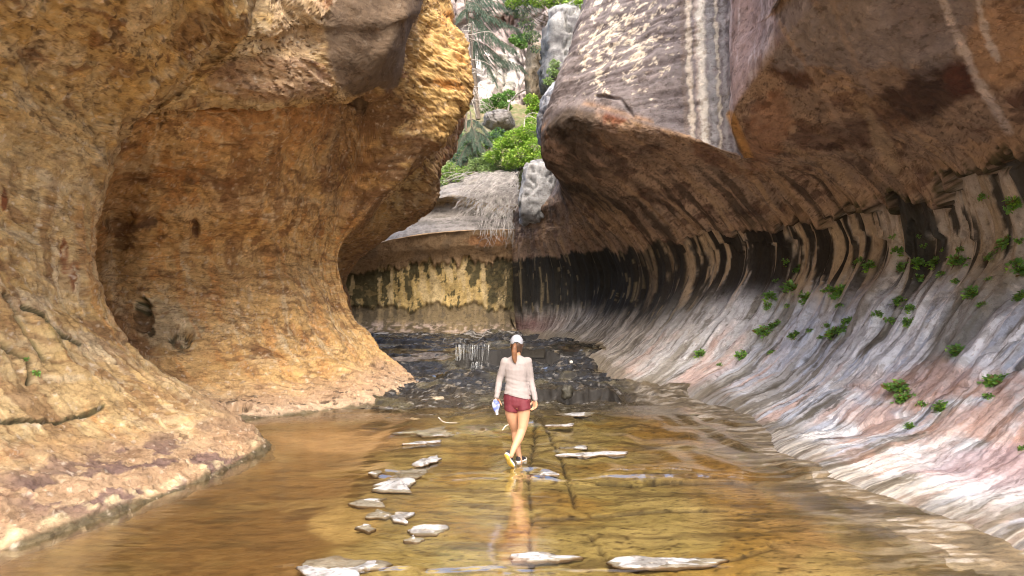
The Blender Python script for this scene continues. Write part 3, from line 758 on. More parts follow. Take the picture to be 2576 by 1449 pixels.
# ================================================================== BACK WALL (across the bend, left of the vertical crack)
BX = [(700, -.4), (820, -.2), (880, 0), (960, 0), (1050, 0), (1150, 0), (1240, 0), (1288, 0), (1299.5, -.15)]
BS = []
for x, dy in BX:
    by = 829 + max(0, (x - 900)) * .028
    ey = np.interp(x, [700, 900, 960, 1050, 1150, 1250, 1300], [640, 628, 608, 590, 580, 577, 577])
    fy = np.interp(x, [700, 900, 1000, 1300], [690, 684, 668, 652])
    t6 = np.interp(x, [700, 960, 1050, 1150, 1250, 1300], [620, 585, 545, 540, 545, 548])
    uy = np.interp(x, [700, 1000, 1100, 1190, 1240, 1300], [600, 540, 494, 505, 520, 520])
    ty = np.interp(x, [700, 1000, 1090, 1180, 1300], [560, 520, 478, 432, 425])
    Y = 32 + dy
    BS.append([P(x, by + 12, Y - .6), P(x, by, Y - .1), P(x, by - 22, Y + .5), P(x, 755, Y + .8), P(x, fy, Y + .65), P(x, (fy + ey) / 2, Y + .15), P(x, ey + 3, Y - .15), P(x, ey, Y),
               P(x, (ey + t6) / 2, Y + 1.2), P(x, t6, Y + 2.3), P(x, uy, Y + 2.6), P(x, uy - 6, Y + 1.9), P(x, (uy + ty) / 2, Y + 3.2), P(x, ty, Y + 5.5), P(x, ty - 14, Y + 9)])
BS.append([p + np.array([.08, 2.4, 0]) for p in BS[-1]])
Pb, ub, vb = loft(BS, 1.0, 1.0, res_px=2.6, maxseg=80, minseg=5)
nu, nv = Pb.shape[:2]
U = np.broadcast_to(ub[:, None], (nu, nv)); V = np.broadcast_to(vb[None, :], (nu, nv))
Nb = grid_normals(Pb, False)
if Nb[nu // 2, np.argmin(abs(vb - 4)), 1] > 0: Nb = -Nb
X_, Z_ = Pb[..., 0], Pb[..., 2]
jag = .30 * fbm(st(X_ * 1.2, 0 * X_, 0 * X_), 3, seed=80) + .3 * fbm(st(X_ * 4, 0 * X_, 0 * X_ + 2), 3, seed=81)
frb = 4.0 - jag
rib = fbm(st(X_ * 1.6, Z_ * .35, 0 * X_), 4, seed=82)
disp = .10 * fbm(Pb * .5, 3, seed=83) + (1 - sm(V, frb - .05, frb + .04)) * sm(V, 1.8, 3.0) * (-.16 + .12 * rib)
low = 2.85 + .55 * fbm(st(X_ * .8, 0 * X_, 0 * X_ + 7), 6, gain=.6, seed=84)
disp -= .14 * (1 - sm(V, low - .05, low + .03)) * sm(V, 1.6, 2.3)
lb = fbm(st(X_ * .5, Pb[..., 1] * .8, Z_ * 6), 4, seed=85)
disp += sm(V, 6.9, 7.4) * (.09 * lb + .05 * fbm(Pb * 4, 3, seed=86))
disp += .05 * terrace(fbm(Pb * 1.4, 4, seed=87) * 3, .6) * (V < 6.5) * .5
Pb = Pb + Nb * disp[..., None]
px, py = proj(Pb)
nm = fbm(Pb * 1.3, 5, seed=88); nf = fbm(Pb * 4, 4, seed=89); sx_ = fbm(st(X_ * 2.6, Z_ * .5, 0 * X_), 5, seed=90)
col = np.ones((nu, nv, 3)) * np.array((.33, .22, .125))
col = mixc(col, (.24, .17, .11), sm(-nm, .0, .35) * .7)
dry = np.interp(px, [850, 940, 1000, 1100, 1200, 1235, 1300], [.0, .15, .75, 1, 1, .3, .15])
fl = (1 - sm(V, frb - .1, frb + .06))
c2 = np.ones((nu, nv, 3)) * np.array((.52, .38, .16))
c2 = mixc(c2, (.58, .46, .27), sm(sx_, .12, .22) * .7)
c2 = mixc(c2, (.055, .05, .025), sm(-sx_ - .45 * nf + .40 - .42 * dry + .25 * sm(V, 3.4, 3.9), .14, .22) * .92)
c2 = mixc(c2, (.30, .22, .10), sm(nf, .2, .3) * .6)
lowd = 1 - sm(V, low - .06, low + .02)
c2 = mixc(c2, (.11, .085, .055), lowd * .85)
c2 = mixc(c2, (.34, .25, .14), lowd * sm(sx_, .22, .4) * .6)
c2 = mixc(c2, (.46, .37, .33), (1 - sm(V, 1.7, 2.3)) * sm(nf + .3 * nm, .05, .3) * .75)
c2 = mixc(c2, (.035, .03, .017), (1 - dry) * sm(px, 1180, 1250) * sm(V, 2.6, 3.0) * sm(nf + .2, -.2, .2) * .85)
col = col * (1 - fl[..., None]) + c2 * fl[..., None]
col = mixc(col, (.42, .20, .09), sm(blob(px, py, 1225, 605, 60, 18) + .3 * nf, 0, .3) * .7)
grey = sm(V, 6.85, 7.1)
col = mixc(col, (.20, .19, .185), grey * .92)
col = mixc(col, (.10, .09, .08), grey * sm(-lb + .3 * nf, .05, .3) * .85)
tanu = sm(V, 9.3, 9.8) * (1 - sm(V, 10.85, 11.1)) * sm(nf + .4, -.1, .3)
col = mixc(col, (.36, .25, .12), tanu * .85)
col = mixc(col, (.20, .18, .15), sm(V, 11.5, 12.5) * sm(nm, -.1, .3) * .7)
wet = (1 - sm(V, 1.2, 2.0)) * .6
M_back = rock_material('seep_sandstone', grain=6, bump=.5, bdist=.05)
uvb = np.stack([X_, Z_], -1)
me = mesh_raw('canyon_wall', Pb.reshape(-1, 3), grid_faces(nu, nv), M_back, col=np.concatenate([col, wet[..., None]], -1).reshape(-1, 4), uv=uvb.reshape(-1, 2))
o = link(bpy.data.objects.new('canyon_wall', me)); tag(o, kind='structure')
print('back', nu, nv, nu * nv)
# ================================================================== STREAM BED AND WATER
nY, nX = 900, 340
yy = 2.2 * (36.0 / 2.2) ** (np.arange(nY) / (nY - 1))
xx = np.linspace(-1, 1, nX)
Yb = np.broadcast_to(yy[:, None], (nY, nX)).copy()
Xb = xx[None, :] * (5.2 + .11 * np.abs(Yb - 2)) * np.where(xx[None, :] < 0, 1.05, 1.0)
p0 = st(Xb, Yb, 0 * Xb)
w1 = .30 * fbm(p0 * .7, 4, seed=100)
w2 = .14 * fbm(p0 * st(2.0, 2.0, 1.0), 4, seed=101)
Yw = Yb + w1 + w2                                         # wandering ledge lines

def level(Y, X):
    """smooth water level down the stream"""
    xm = sm(X, -2.3, -1.5) * (.35 + .65 * sm(fbm(st(X * .8, Y * .3, 0 * X), 3, seed=112) if np.ndim(X) else 0.0, -.3, .2))
    z = -.02 + xm * (.02 * sm(Y, 5.55, 5.6) + .036 * sm(Y, 8.74, 8.79) + .03 * sm(Y, 9.0, 9.06) + .012 * sm(Y, 10.9, 11.1)) + .06 * sm(Y, 11.5, 13.5)
    z = z + .30 * sm(Y, 16.35, 16.5) * sm(X, .25, .6) * (1 - sm(X, 2.2, 2.6)) + .30 * sm(Y, 15.8, 18.6) * sm(X, 2.2, 2.6) + .30 * sm(Y, 14.5, 18.5) * (1 - sm(X, .25, .6))
    z = z + .09 * sm(Y, 19.7, 19.85)
    return z
steep = sm(Yb, 20.2, 22)
Zw = level(Yw, Xb)
tx = sm(Xb, -2.0, -1.5)
z2 = .14 * sm(Yw, 20.9, 21.05) * sm(Xb, -1.3, -1.0) + .44 * sm(Yb + .25 * w1, 22.0, 22.08) * sm(Xb, -1.75, -1.45) * (1 - sm(Xb, 1.1, 1.6)) \
   + .58 * sm(Yb + w1, 20.6, 24.0) * (1 - sm(Xb, -1.75, -1.45)) + .58 * sm(Yb + w1, 20.4, 23.5) * sm(Xb, 1.1, 1.6)
z2 = z2 + .12 * sm(Yw, 24.6, 24.7) + .16 * sm(Yw - .35 * Xb, 28.2, 28.3) + .14 * sm(Yb, 28, 31.5)
Zw = Zw + z2
rough = fbm(p0 * 1.1, 5, seed=102)
thin = fbm(st(Xb * 1.1, Yb * 3.2, 0 * Xb), 5, seed=103)
Zb = Zw - .035 + .045 * rough * (.6 + 1.2 * sm(Yb, 12, 17)) + .022 * thin * (.5 + 1.1 * sm(Yb, 13, 17))
plates = terrace(fbm(st(Xb * .9, Yb * 1.5, 0 * Xb), 4, seed=104) * 4, .78)
peb = fbm(p0 * 3.6, 5, gain=.62, seed=113)
Zb += .04 * peb * sm(Yb, 12.0, 15) + .02 * np.abs(fbm(p0 * st(5., 9., 1.), 4, gain=.6, seed=114)) * sm(Yb, 12.0, 15) - .008 * sm(Yb, 12.5, 16) + .008 * peb
Zb += .012 * plates * (.6 + 2.2 * sm(Yb, 13, 18))
# undercut pool behind the walker: a black hollow in the ledge
px, py = proj(st(Xb, Yb, Zb))
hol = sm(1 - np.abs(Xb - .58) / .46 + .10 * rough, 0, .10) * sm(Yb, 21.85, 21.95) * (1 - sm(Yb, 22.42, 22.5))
Zb = Zb * (1 - hol) + hol * np.minimum(Zb, .76)
hol2 = sm(blob(px, py, 1000, 836, 85, 5, 4), 0, .4) * (Yb > 24)
# joints
jn = np.full(px.shape, 1e9)
for pts in [[(1335, 1449), (1333, 1330), (1331, 1190), (1345, 1100), (1352, 1030)], [(1352, 1030), (1375, 1080), (1400, 1135), (1425, 1200), (1450, 1280)], [(1488, 1350), (1510, 1390), (1545, 1420), (1600, 1438)],
            [(1530, 1435), (1700, 1425), (1850, 1405), (1940, 1375), (1930, 1355)], [(1340, 1305), (1500, 1300), (1680, 1285), (1830, 1282)], [(1500, 1215), (1600, 1222), (1700, 1215), (1900, 1215)]]:
    wob = 6 * fbm(p0 * 3.5, 3, seed=105)
    jn = np.minimum(jn, poly_dist(px + wob, py + wob * .6, pts))
jw = 1 - sm(jn, 1.5, 5)
pl = fbm(st(Xb * .9, Yb * 1.5, 0 * Xb), 5, gain=.6, seed=104) * 4; plip = sm(pl % 1, .86, .92) * (1 - sm(pl % 1, .97, 1.0))
Zb -= .045 * jw * (Yb < 14)
# banks: rise a little towards the walls so the shallows thin out on the right
Zb += .05 * sm(Xb, 2.9, 3.9) * (Yb < 18) + .02 * sm(-Xb, 3.2, 3.8) * (Yb < 13)
Zb -= .06 * sm(-Xb, .9, 2.6) * (1 - sm(Yb, 12.5, 14))
Zb = np.where(Yb > 33.2, 1.2, Zb)
n1 = fbm(p0 * .8, 5, seed=106); n2 = fbm(st(Xb * 1.0, Yb * 2.8, 0 * Xb), 5, seed=107); n3 = fbm(p0 * 4, 4, seed=108)
n4 = fbm(st(Xb * 1.5, Yb * 6, 0 * Xb), 5, seed=109)
cb = np.ones(px.shape + (3,)) * np.array((.235, .195, .08))
leftm = 1 - sm(Xb + .4 * n1, -1.9, -.7)
cb = mixc(cb, (.115, .066, .028), leftm * .9)
cb = mixc(cb, (.27, .17, .085), sm(Xb + .4 * n1, 1.4, 2.6) * .8)
cb = mixc(cb, (.30, .25, .12), sm(n1, .0, .35) * (1 - .6 * leftm) * .7)
cb = mixc(cb, (.22, .13, .03), sm(-n1, .0, .35) * (1 - leftm) * .65)
cb = mixc(cb, (.05, .03, .015), sm(n4 + .4 * n2, .16, .30) * (.5 + .35 * leftm) * sm(Yb, 5.5, 7))
cb = mixc(cb, (.06, .045, .022), sm(n2, .26, .45) * .6)
sand = sm(blob(px, py, 860, 1320, 130, 55) + .35 * n1 + .2 * n3, .1, .35)
cb = mixc(cb, (.33, .25, .115), sand * .85)
cb = mixc(cb, (.36, .24, .14), sm(blob(px, py, 850, 1100, 200, 35) + .3 * n1, 0, .4) * .6)
cb = mixc(cb, (.035, .025, .012), plip * .9 * (1 - .6 * leftm))
cb = mixc(cb, (.02, .016, .010), jw * .95 * (Yb < 14))
cb = cb * 1.9
cb = cb * .70
upm = sm(Yb + 1.8 * n1, 12.6, 15.2)
cb = mixc(cb, (.042, .036, .027), upm * .95)
cb = mixc(cb, (.030, .032, .037), sm(Yb, 16.5, 18) * .85)  # blue-grey sheen of the wet shelves put into the bed colour
cb = mixc(cb, (.20, .175, .14), upm * sm(n3 + .4 * n4, .30, .42) * .7)
cb = mixc(cb, (.30, .29, .28), upm * sm(fbm(st(Xb * 4, Yb * 9, 0 * Xb), 5, gain=.65, seed=115), .34, .42) * .8)  # pale specks painted as highlights on the wet shelves
cb = mixc(cb, (.13, .115, .07), upm * sm(n1, .1, .35) * .6)
cb = mixc(cb, (.006, .006, .006), hol * .97)  # hollow coloured black to stand for the shade inside it
rs = sm(Xb + .3 * n1, 2.5, 3.3) * (Yb < 19)
cb = mixc(cb, (.17, .135, .09), rs * .85)
cb = mixc(cb, (.40, .36, .31), rs * sm(n4 + .4 * n3, .10, .3) * .75)
cb = mixc(cb, (.06, .05, .035), rs * sm(-n4 - .3 * n3, .08, .3) * .6)
cb = cb * (1 + .35 * np.clip(peb, -1.2, 1.2))[..., None]
cb = mixc(cb, (.50, .48, .46), sm(Yb, 29.5, 30.2) * sm(n4 + .3 * n3, .05, .25) * .8)
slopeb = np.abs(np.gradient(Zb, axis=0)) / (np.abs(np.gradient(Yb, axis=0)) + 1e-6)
cb = mixc(cb, (.012, .010, .009), sm(slopeb, .4, 1.0) * .9 * (.35 + .65 * sm(Yb, 12, 15)))  # steep ledge faces darkened to stand for shade under overhead light
wetb = np.clip(.75 + .2 * n3 + .2 * upm, 0, 1) * (1 - .8 * sm(slopeb, .5, 1.2)) * (1 - .35 * rs)
M_bed = rock_material('wet_bedrock', grain=11, bump=.5, flow=False, bdist=.02, colvar=.3, base_rough=.75)
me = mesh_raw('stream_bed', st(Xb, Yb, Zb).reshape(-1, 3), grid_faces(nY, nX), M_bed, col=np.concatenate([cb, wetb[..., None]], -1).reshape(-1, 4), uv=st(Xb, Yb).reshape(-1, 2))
bed = link(bpy.data.objects.new('stream_bed', me)); tag(bed, kind='structure')

def bed_z(x, y):
    i = np.interp(y, yy, np.arange(nY)); i0 = int(i)
    j = int(np.argmin(np.abs(Xb[i0] - x)))
    return float(Zb[i0, j])

# water: one sheet following the stream's little steps
m, nt, out = new_mat('stream_water')
L = nt.links.new
tc = nd(nt, 'ShaderNodeTexCoord')
mp = nd(nt, 'ShaderNodeMapping'); mp.inputs['Scale'].default_value = (1.6, 5.5, 1.0)
L(tc.outputs['Object'], mp.inputs['Vector'])
na = nd(nt, 'ShaderNodeTexNoise', Scale=2.2, Detail=4.0, Roughness=0.55, Distortion=.4)
L(mp.outputs['Vector'], na.inputs['Vector'])
bp = nd(nt, 'ShaderNodeBump'); bp.inputs['Strength'].default_value = .10; bp.inputs['Distance'].default_value = .02
L(na.outputs['Fac'], bp.inputs['Height'])
fre = nd(nt, 'ShaderNodeFresnel', IOR=1.33)
tr = nd(nt, 'ShaderNodeBsdfTransparent'); tr.inputs['Color'].default_value = (.93, .88, .76, 1)
gl = nd(nt, 'ShaderNodeBsdfGlossy', Roughness=.11); L(bp.outputs['Normal'], gl.inputs['Normal'])
mx = nd(nt, 'ShaderNodeMixShader'); L(fre.outputs[0], mx.inputs[0]); L(tr.outputs[0], mx.inputs[1]); L(gl.outputs[0], mx.inputs[2])
fm = nd(nt, 'ShaderNodeMath', operation='MULTIPLY'); L(fre.outputs[0], fm.inputs[0]); fm.inputs[1].default_value = .45; L(fm.outputs[0], mx.inputs[0])
L(mx.outputs[0], out.inputs['Surface'])
M_water = m
rip = .0009 * fbm(st(Xb * 2.5, Yb * 7.0, 0 * Xb), 3, seed=110)
_r = np.hypot(Xb - .10, Yb - 9.38)
rip = rip + .0045 * np.cos(_r * 38) * np.exp(-_r / .28) * (_r < 1.6)
slope = np.abs(np.gradient(Zw, axis=0)) / (np.abs(np.gradient(Yb, axis=0)) + 1e-6)
rif = sm(slope, .1, .5) * .016 * fbm(st(Xb * 14, Yb * 10, 0 * Xb), 3, seed=111)
Zs = Zw + rip + rif - .5 * hol * 0
keep = Yb < 33
f = grid_faces(nY, nX)
zm = (Zs - Zb).reshape(-1)[f].max(1)
ym = Yb.reshape(-1)[f].max(1)
sl = slope.reshape(-1)[f].max(1)
f = f[(zm > -.005) & (ym < 24.3) & ((sl < .9) | (ym < 14)) & ((ym < 15.2) | ((ym > 20.0) & (ym < 20.85)) | ((ym > 22.2) & (ym < 24.3)))]
me = mesh_raw('water', st(Xb, Yb, Zs).reshape(-1, 3), f, M_water)
wat = link(bpy.data.objects.new('water', me)); tag(wat, kind='structure')
# ================================================================== CANYON BEYOND: slope, far cliff, outcrops
rnd = random.Random(11)
nrng = np.random.default_rng(11)

HX = [960, 1060, 1120, 1180, 1240, 1300, 1360, 1430, 1520]
HS = []
for x in HX:
    a = np.interp(x, [960, 1090, 1190, 1300, 1520], [520, 474, 432, 424, 420])
    HS.append([P(x, a + 130, 37.0), P(x, a + 4, 37.6), P(x, a - 25, 40), P(x, a - 70, 44), P(x, a - 115, 49), P(x, 285, 53), P(x, 262, 58)])
Ph, uh, vh = loft(HS, 1, 1, res_px=4, maxseg=30, minseg=8)
nu, nv = Ph.shape[:2]
Ph[..., 2] += .35 * fbm(Ph * .8, 5, seed=120)
nh = fbm(Ph * 1.2, 5, seed=121)
col = np.ones((nu, nv, 3)) * np.array((.16, .13, .07))
col = mixc(col, (.10, .13, .04), sm(nh, -.2, .2) * .8); col = mixc(col, (.24, .19, .13), sm(fbm(Ph * 2, 4, seed=122), .15, .4) * .7)
M_soil = rock_material('hillside_soil', grain=4, bump=.6, flow=False, bdist=.1)
me = mesh_raw('hillside', Ph.reshape(-1, 3), grid_faces(nu, nv), M_soil, col=np.concatenate([col, 0 * col[..., :1]], -1).reshape(-1, 4), uv=Ph[..., :2].reshape(-1, 2))
tag(link(bpy.data.objects.new('hillside', me)), kind='structure')

FS = []
for x, d in [(900, -6), (1040, -3), (1120, 0), (1180, 1), (1215, 0), (1245, 1.2), (1300, .4), (1350, -.5), (1420, -2), (1560, -5)]:
    Y = 56 + d
    FS.append([P(x, 330, Y - 1), P(x, 262, Y), P(x, 200, Y + .5), P(x, 130, Y + .6), P(x, 75, Y + 1.6), P(x, 28, Y + .6), P(x, -40, Y + .4), P(x, -160, Y + 1.5), P(x, -330, Y + 5)])
Pf, uf, vf = loft(FS, 1, 1, res_px=3, maxseg=50, minseg=6)
nu, nv = Pf.shape[:2]
Nf = grid_normals(Pf, False)
if Nf[nu // 2, nv // 2, 1] > 0: Nf = -Nf
vc = fbm(st(Pf[..., 0] * .9, Pf[..., 1] * .3, Pf[..., 2] * .12), 4, seed=130)
lamz = fbm(st(Pf[..., 0] * .3, Pf[..., 1] * .3, Pf[..., 2] * 2.2), 4, seed=131)
px, py = proj(Pf)
d = .6 * fbm(Pf * .25, 4, seed=132) - .9 * (1 - sm(np.abs(vc), .0, .07)) + .18 * lamz + .25 * terrace(fbm(Pf * .35, 3, seed=133) * 4, .7)
Pf = Pf + Nf * d[..., None]
px, py = proj(Pf)
nm = fbm(Pf * .5, 5, seed=134); sx_ = fbm(st(Pf[..., 0] * 1.6, Pf[..., 1], Pf[..., 2] * .22), 4, seed=135)
col = np.ones((nu, nv, 3)) * np.array((.34, .29, .275))
col = mixc(col, (.25, .19, .19), sm(nm, -.1, .3) * .6)
wh = sm(blob(px, py, 1215, 190, 34, 80) + .25 * nm, .05, .3)
wh = np.maximum(wh, sm(blob(px, py, 1290, 170, 55, 60) + .4 * nm, .15, .4) * .8)
col = mixc(col, (.46, .44, .43), wh)
col = mixc(col, (.36, .28, .26), wh * sm(sx_, .1, .3) * .6)
col = mixc(col, (.27, .27, .22), sm(blob(px, py, 1265, 190, 30, 60) + .2 * nm, 0, .3) * sm(lamz, -.3, .2) * .8)
col = mixc(col, (.16, .10, .08), sm(blob(px, py, 1265, 52, 42, 26) + .3 * nm, .1, .4) * .85)  # dark patch painted for the shade in the overhang hollow
col = mixc(col, (.25, .21, .18), sm(-sx_, .15, .4) * .5)
M_cliff = rock_material('far_sandstone', grain=2.0, bump=.5, bdist=.15)
me = mesh_raw('far_cliff', Pf.reshape(-1, 3), grid_faces(nu, nv), M_cliff, col=np.concatenate([col, 0 * col[..., :1]], -1).reshape(-1, 4), uv=st(Pf[..., 0], Pf[..., 2]).reshape(-1, 2))
tag(link(bpy.data.objects.new('far_cliff', me)), kind='structure')

# ---- outcrops and stones
M_stone = rock_material('weathered_stone', grain=5, bump=.6, flow=False, bdist=.06)
_ball = bmesh.new(); bmesh.ops.create_icosphere(_ball, subdivisions=5, radius=1.0)
BALL_V = np.array([v.co[:] for v in _ball.verts]); BALL_F = np.array([[v.index for v in f.verts] for f in _ball.faces]); _ball.free()
_ball = bmesh.new(); bmesh.ops.create_icosphere(_ball, subdivisions=3, radius=1.0)
SBALL_V = np.array([v.co[:] for v in _ball.verts]); SBALL_F = np.array([[v.index for v in f.verts] for f in _ball.faces]); _ball.free()

def stone(name, label, cat, px, py, Y, wpx, hpx, depth, seed, base, dark, light=None, boxy=3.0, layers=3.0, amp=.12, lean=0.0, wet=0.0, small=False, group=None):
    c = P(px, py, Y); k = Y / FX
    V0, F0 = (SBALL_V, SBALL_F) if small else (BALL_V, BALL_F)
    n = V0 / (np.sum(np.abs(V0) ** boxy, 1) ** (1 / boxy))[:, None]
    s = np.array([wpx * k / 2, depth / 2, hpx * k / 2])
    q = n * s
    r = float(np.mean(s))
    q = q + n * (amp * 1.5 * r * fbm(q / r * 1.1 + seed, 5, seed=seed) + (0 if small else .03 * r * terrace(fbm(q / r * 1.6, 4, seed=seed + 4) * 4, .7)) - (0 if small else .16 * r * (1 - sm(np.abs(fbm(q / r * .9, 3, seed=seed + 5)), 0, .06))))[:, None]
    lz = fbm(st(q[:, 0] / r * .5, q[:, 1] / r * .5, q[:, 2] / r * layers), 4, seed=seed + 1)
    q = q + n * (amp * .7 * r * lz * (1 - .8 * np.abs(V0[:, 2])))[:, None]
    q[:, 0] += lean * q[:, 2]
    nn = fbm(q / r * 2.2, 6, gain=.65, seed=seed + 2)
    cc = np.ones((len(q), 3)) * np.array(base)
    cc = mixc(cc, dark, sm(nn + .5 * lz, .05, .4) * .8)
    if light: cc = mixc(cc, light, sm(-nn + .4 * V0[:, 2], .05, .4) * .85)
    me = mesh_raw(name, q, F0, M_stone, col=np.concatenate([cc, np.full((len(q), 1), wet)], -1), uv=q[:, :2])
    o = link(bpy.data.objects.new(name, me)); o.location = c
    return tag(o, label, cat, group)

stone('boulder', 'pale grey rock block wedged on the ledge right of the hanging roots', 'rock', 1352, 488, 29.6, 84, 158, 2.6, 3, (.30, .305, .315), (.13, .13, .14), (.40, .405, .42), boxy=5.5, layers=1.2, lean=.10, amp=.06)
stone('rock_outcrop', 'tan layered rock pillar beside the dark cleft above the green shrubs', 'rock', 1350, 195, 44, 56, 160, 3.0, 5, (.28, .22, .15), (.09, .07, .05), (.40, .33, .25), boxy=3.4, layers=5)
stone('rock_outcrop', 'grey knobbly rock stack with a dark hollow, behind the right overhang', 'rock', 1418, 130, 40, 104, 230, 4.0, 8, (.18, .175, .172), (.06, .055, .058), (.30, .30, .295), boxy=4.2, layers=7, lean=.1, amp=.15)
stone('rock_outcrop', 'blue grey sloping rock directly behind the nose of the right overhang', 'rock', 1400, 285, 31, 90, 150, 3.0, 12, (.20, .20, .215), (.085, .085, .095), (.32, .33, .36), boxy=2.6, layers=4, lean=.25)
stone('boulder', 'rounded grey boulder sitting among the bushes in the middle of the slope', 'rock', 1256, 304, 45, 78, 46, 2.6, 15, (.30, .27, .25), (.15, .13, .12), (.44, .41, .38), boxy=2.4, layers=4)
stone('boulder', 'small dark wet boulder at the foot of the black ledge right of the walker', 'rock', 1428, 986, 16.1, 30, 34, .3, 18, (.075, .07, .055), (.03, .03, .025), boxy=2.4, wet=.8, small=True, amp=.3)
stone('pebble', 'small white pebble on the dark wet slab right of the walker', 'stone', 1437, 911, 21.2, 9, 8, .09, 21, (.72, .70, .66), (.6, .57, .52), small=True)
stone('stone', 'flat pale stone lying in the shallow riffle left of the walker', 'stone', 1098, 1003, 16.4, 38, 11, .35, 23, (.42, .35, .26), (.25, .2, .14), small=True, amp=.25)
stone('stone', 'small tan stone lying at the edge of the left bank', 'stone', 1042, 1056, 13.7, 26, 9, .2, 27, (.50, .42, .32), (.3, .24, .17), small=True, amp=.25)

# ---- bare dry slabs standing clear of the water
M_slab = rock_material('bleached_slab', grain=16, bump=.7, flow=False, bdist=.015, fleck=.55, fgrain=7, fscale=(1, 1.4, 1))
SLABS = [
    ('large pale slab at the bottom edge of the picture, left of centre', [(752, 1420), (775, 1405), (855, 1397), (949, 1406), (975, 1415), (958, 1425), (902, 1431), (905, 1470), (778, 1475)]),
    ('wedge shaped pale slab pointing right, lowest of the chain of slabs', [(1017, 1333), (1034, 1321), (1058, 1316), (1129, 1317), (1133, 1327), (1093, 1336), (1046, 1337)]),
    ('small pale slab alone left of the lowest wedge slab', [(902, 1325), (925, 1318), (946, 1325), (928, 1331)]),
    ('pale slab touching the pointed slab on its right, in the middle of the chain', [(928, 1293), (949, 1281), (987, 1283), (981, 1293), (970, 1302), (937, 1297)]),
    ('pale slab with a sharp rusty corner pointing right', [(981, 1296), (999, 1287), (1042, 1288), (1017, 1300), (1026, 1312), (987, 1305)]),
    ('ragged pale slab tapering left, just above the middle of the chain', [(881, 1262), (914, 1253), (976, 1247), (961, 1258), (970, 1272), (937, 1268)]),
    ('biggest ragged pale slab of the chain, left of the feet of the walker', [(928, 1233), (967, 1225), (937, 1221), (984, 1205), (987, 1183), (1034, 1178), (1070, 1178), (1076, 1187), (1043, 1205), (1040, 1213), (1017, 1225), (1034, 1233)]),
    ('slim slanted pale slab at the upper end of the chain', [(1037, 1166), (1064, 1152), (1099, 1143), (1105, 1152), (1082, 1163), (1058, 1169)]),
    ('small dull slab just left of the biggest slab', [(928, 1187), (940, 1178), (961, 1181), (946, 1194)]),
    ('long white streak of dry rock reaching the walker at knee height from the left', [(984, 1088), (1073, 1078), (1105, 1071), (1223, 1066), (1278, 1065), (1278, 1074), (1179, 1084), (1135, 1094), (1061, 1096), (1046, 1088)]),
    ('thin pale sliver of rock below the long white streak', [(1014, 1115), (1046, 1109), (1108, 1105), (1105, 1109), (1061, 1113)]),
    ('low dark edged pale slab above the bottom ledge line', [(1012, 1353), (1040, 1344), (1068, 1350), (1046, 1359)]),
    ('broad pale slab at the bottom right of centre, right of the long joint', [(1523, 1409), (1558, 1397), (1640, 1402), (1713, 1397), (1833, 1402), (1753, 1419), (1628, 1424), (1548, 1422)]),
    ('pale slab at the bottom centre, left of the long joint', [(1278, 1392), (1343, 1384), (1400, 1392), (1460, 1396), (1400, 1404), (1330, 1402), (1285, 1404)]),
    ('thin pale bar right of the hips of the walker', [(1403, 1039), (1503, 1035), (1478, 1044), (1413, 1044)]),
    ('short pale bar right of the thighs of the walker', [(1373, 1068), (1443, 1064), (1428, 1071)]),
    ('long white bar right of the calves of the walker', [(1398, 1142), (1478, 1137), (1578, 1133), (1573, 1138), (1478, 1145)]),
    ('short pale bar just above the long white bar right of the walker', [(1408, 1124), (1478, 1119), (1473, 1127), (1420, 1128)]),
    ('thin pale slab directly behind the heels of the walker', [(1333, 1188), (1350, 1184), (1393, 1184), (1400, 1190), (1360, 1193)]),
]
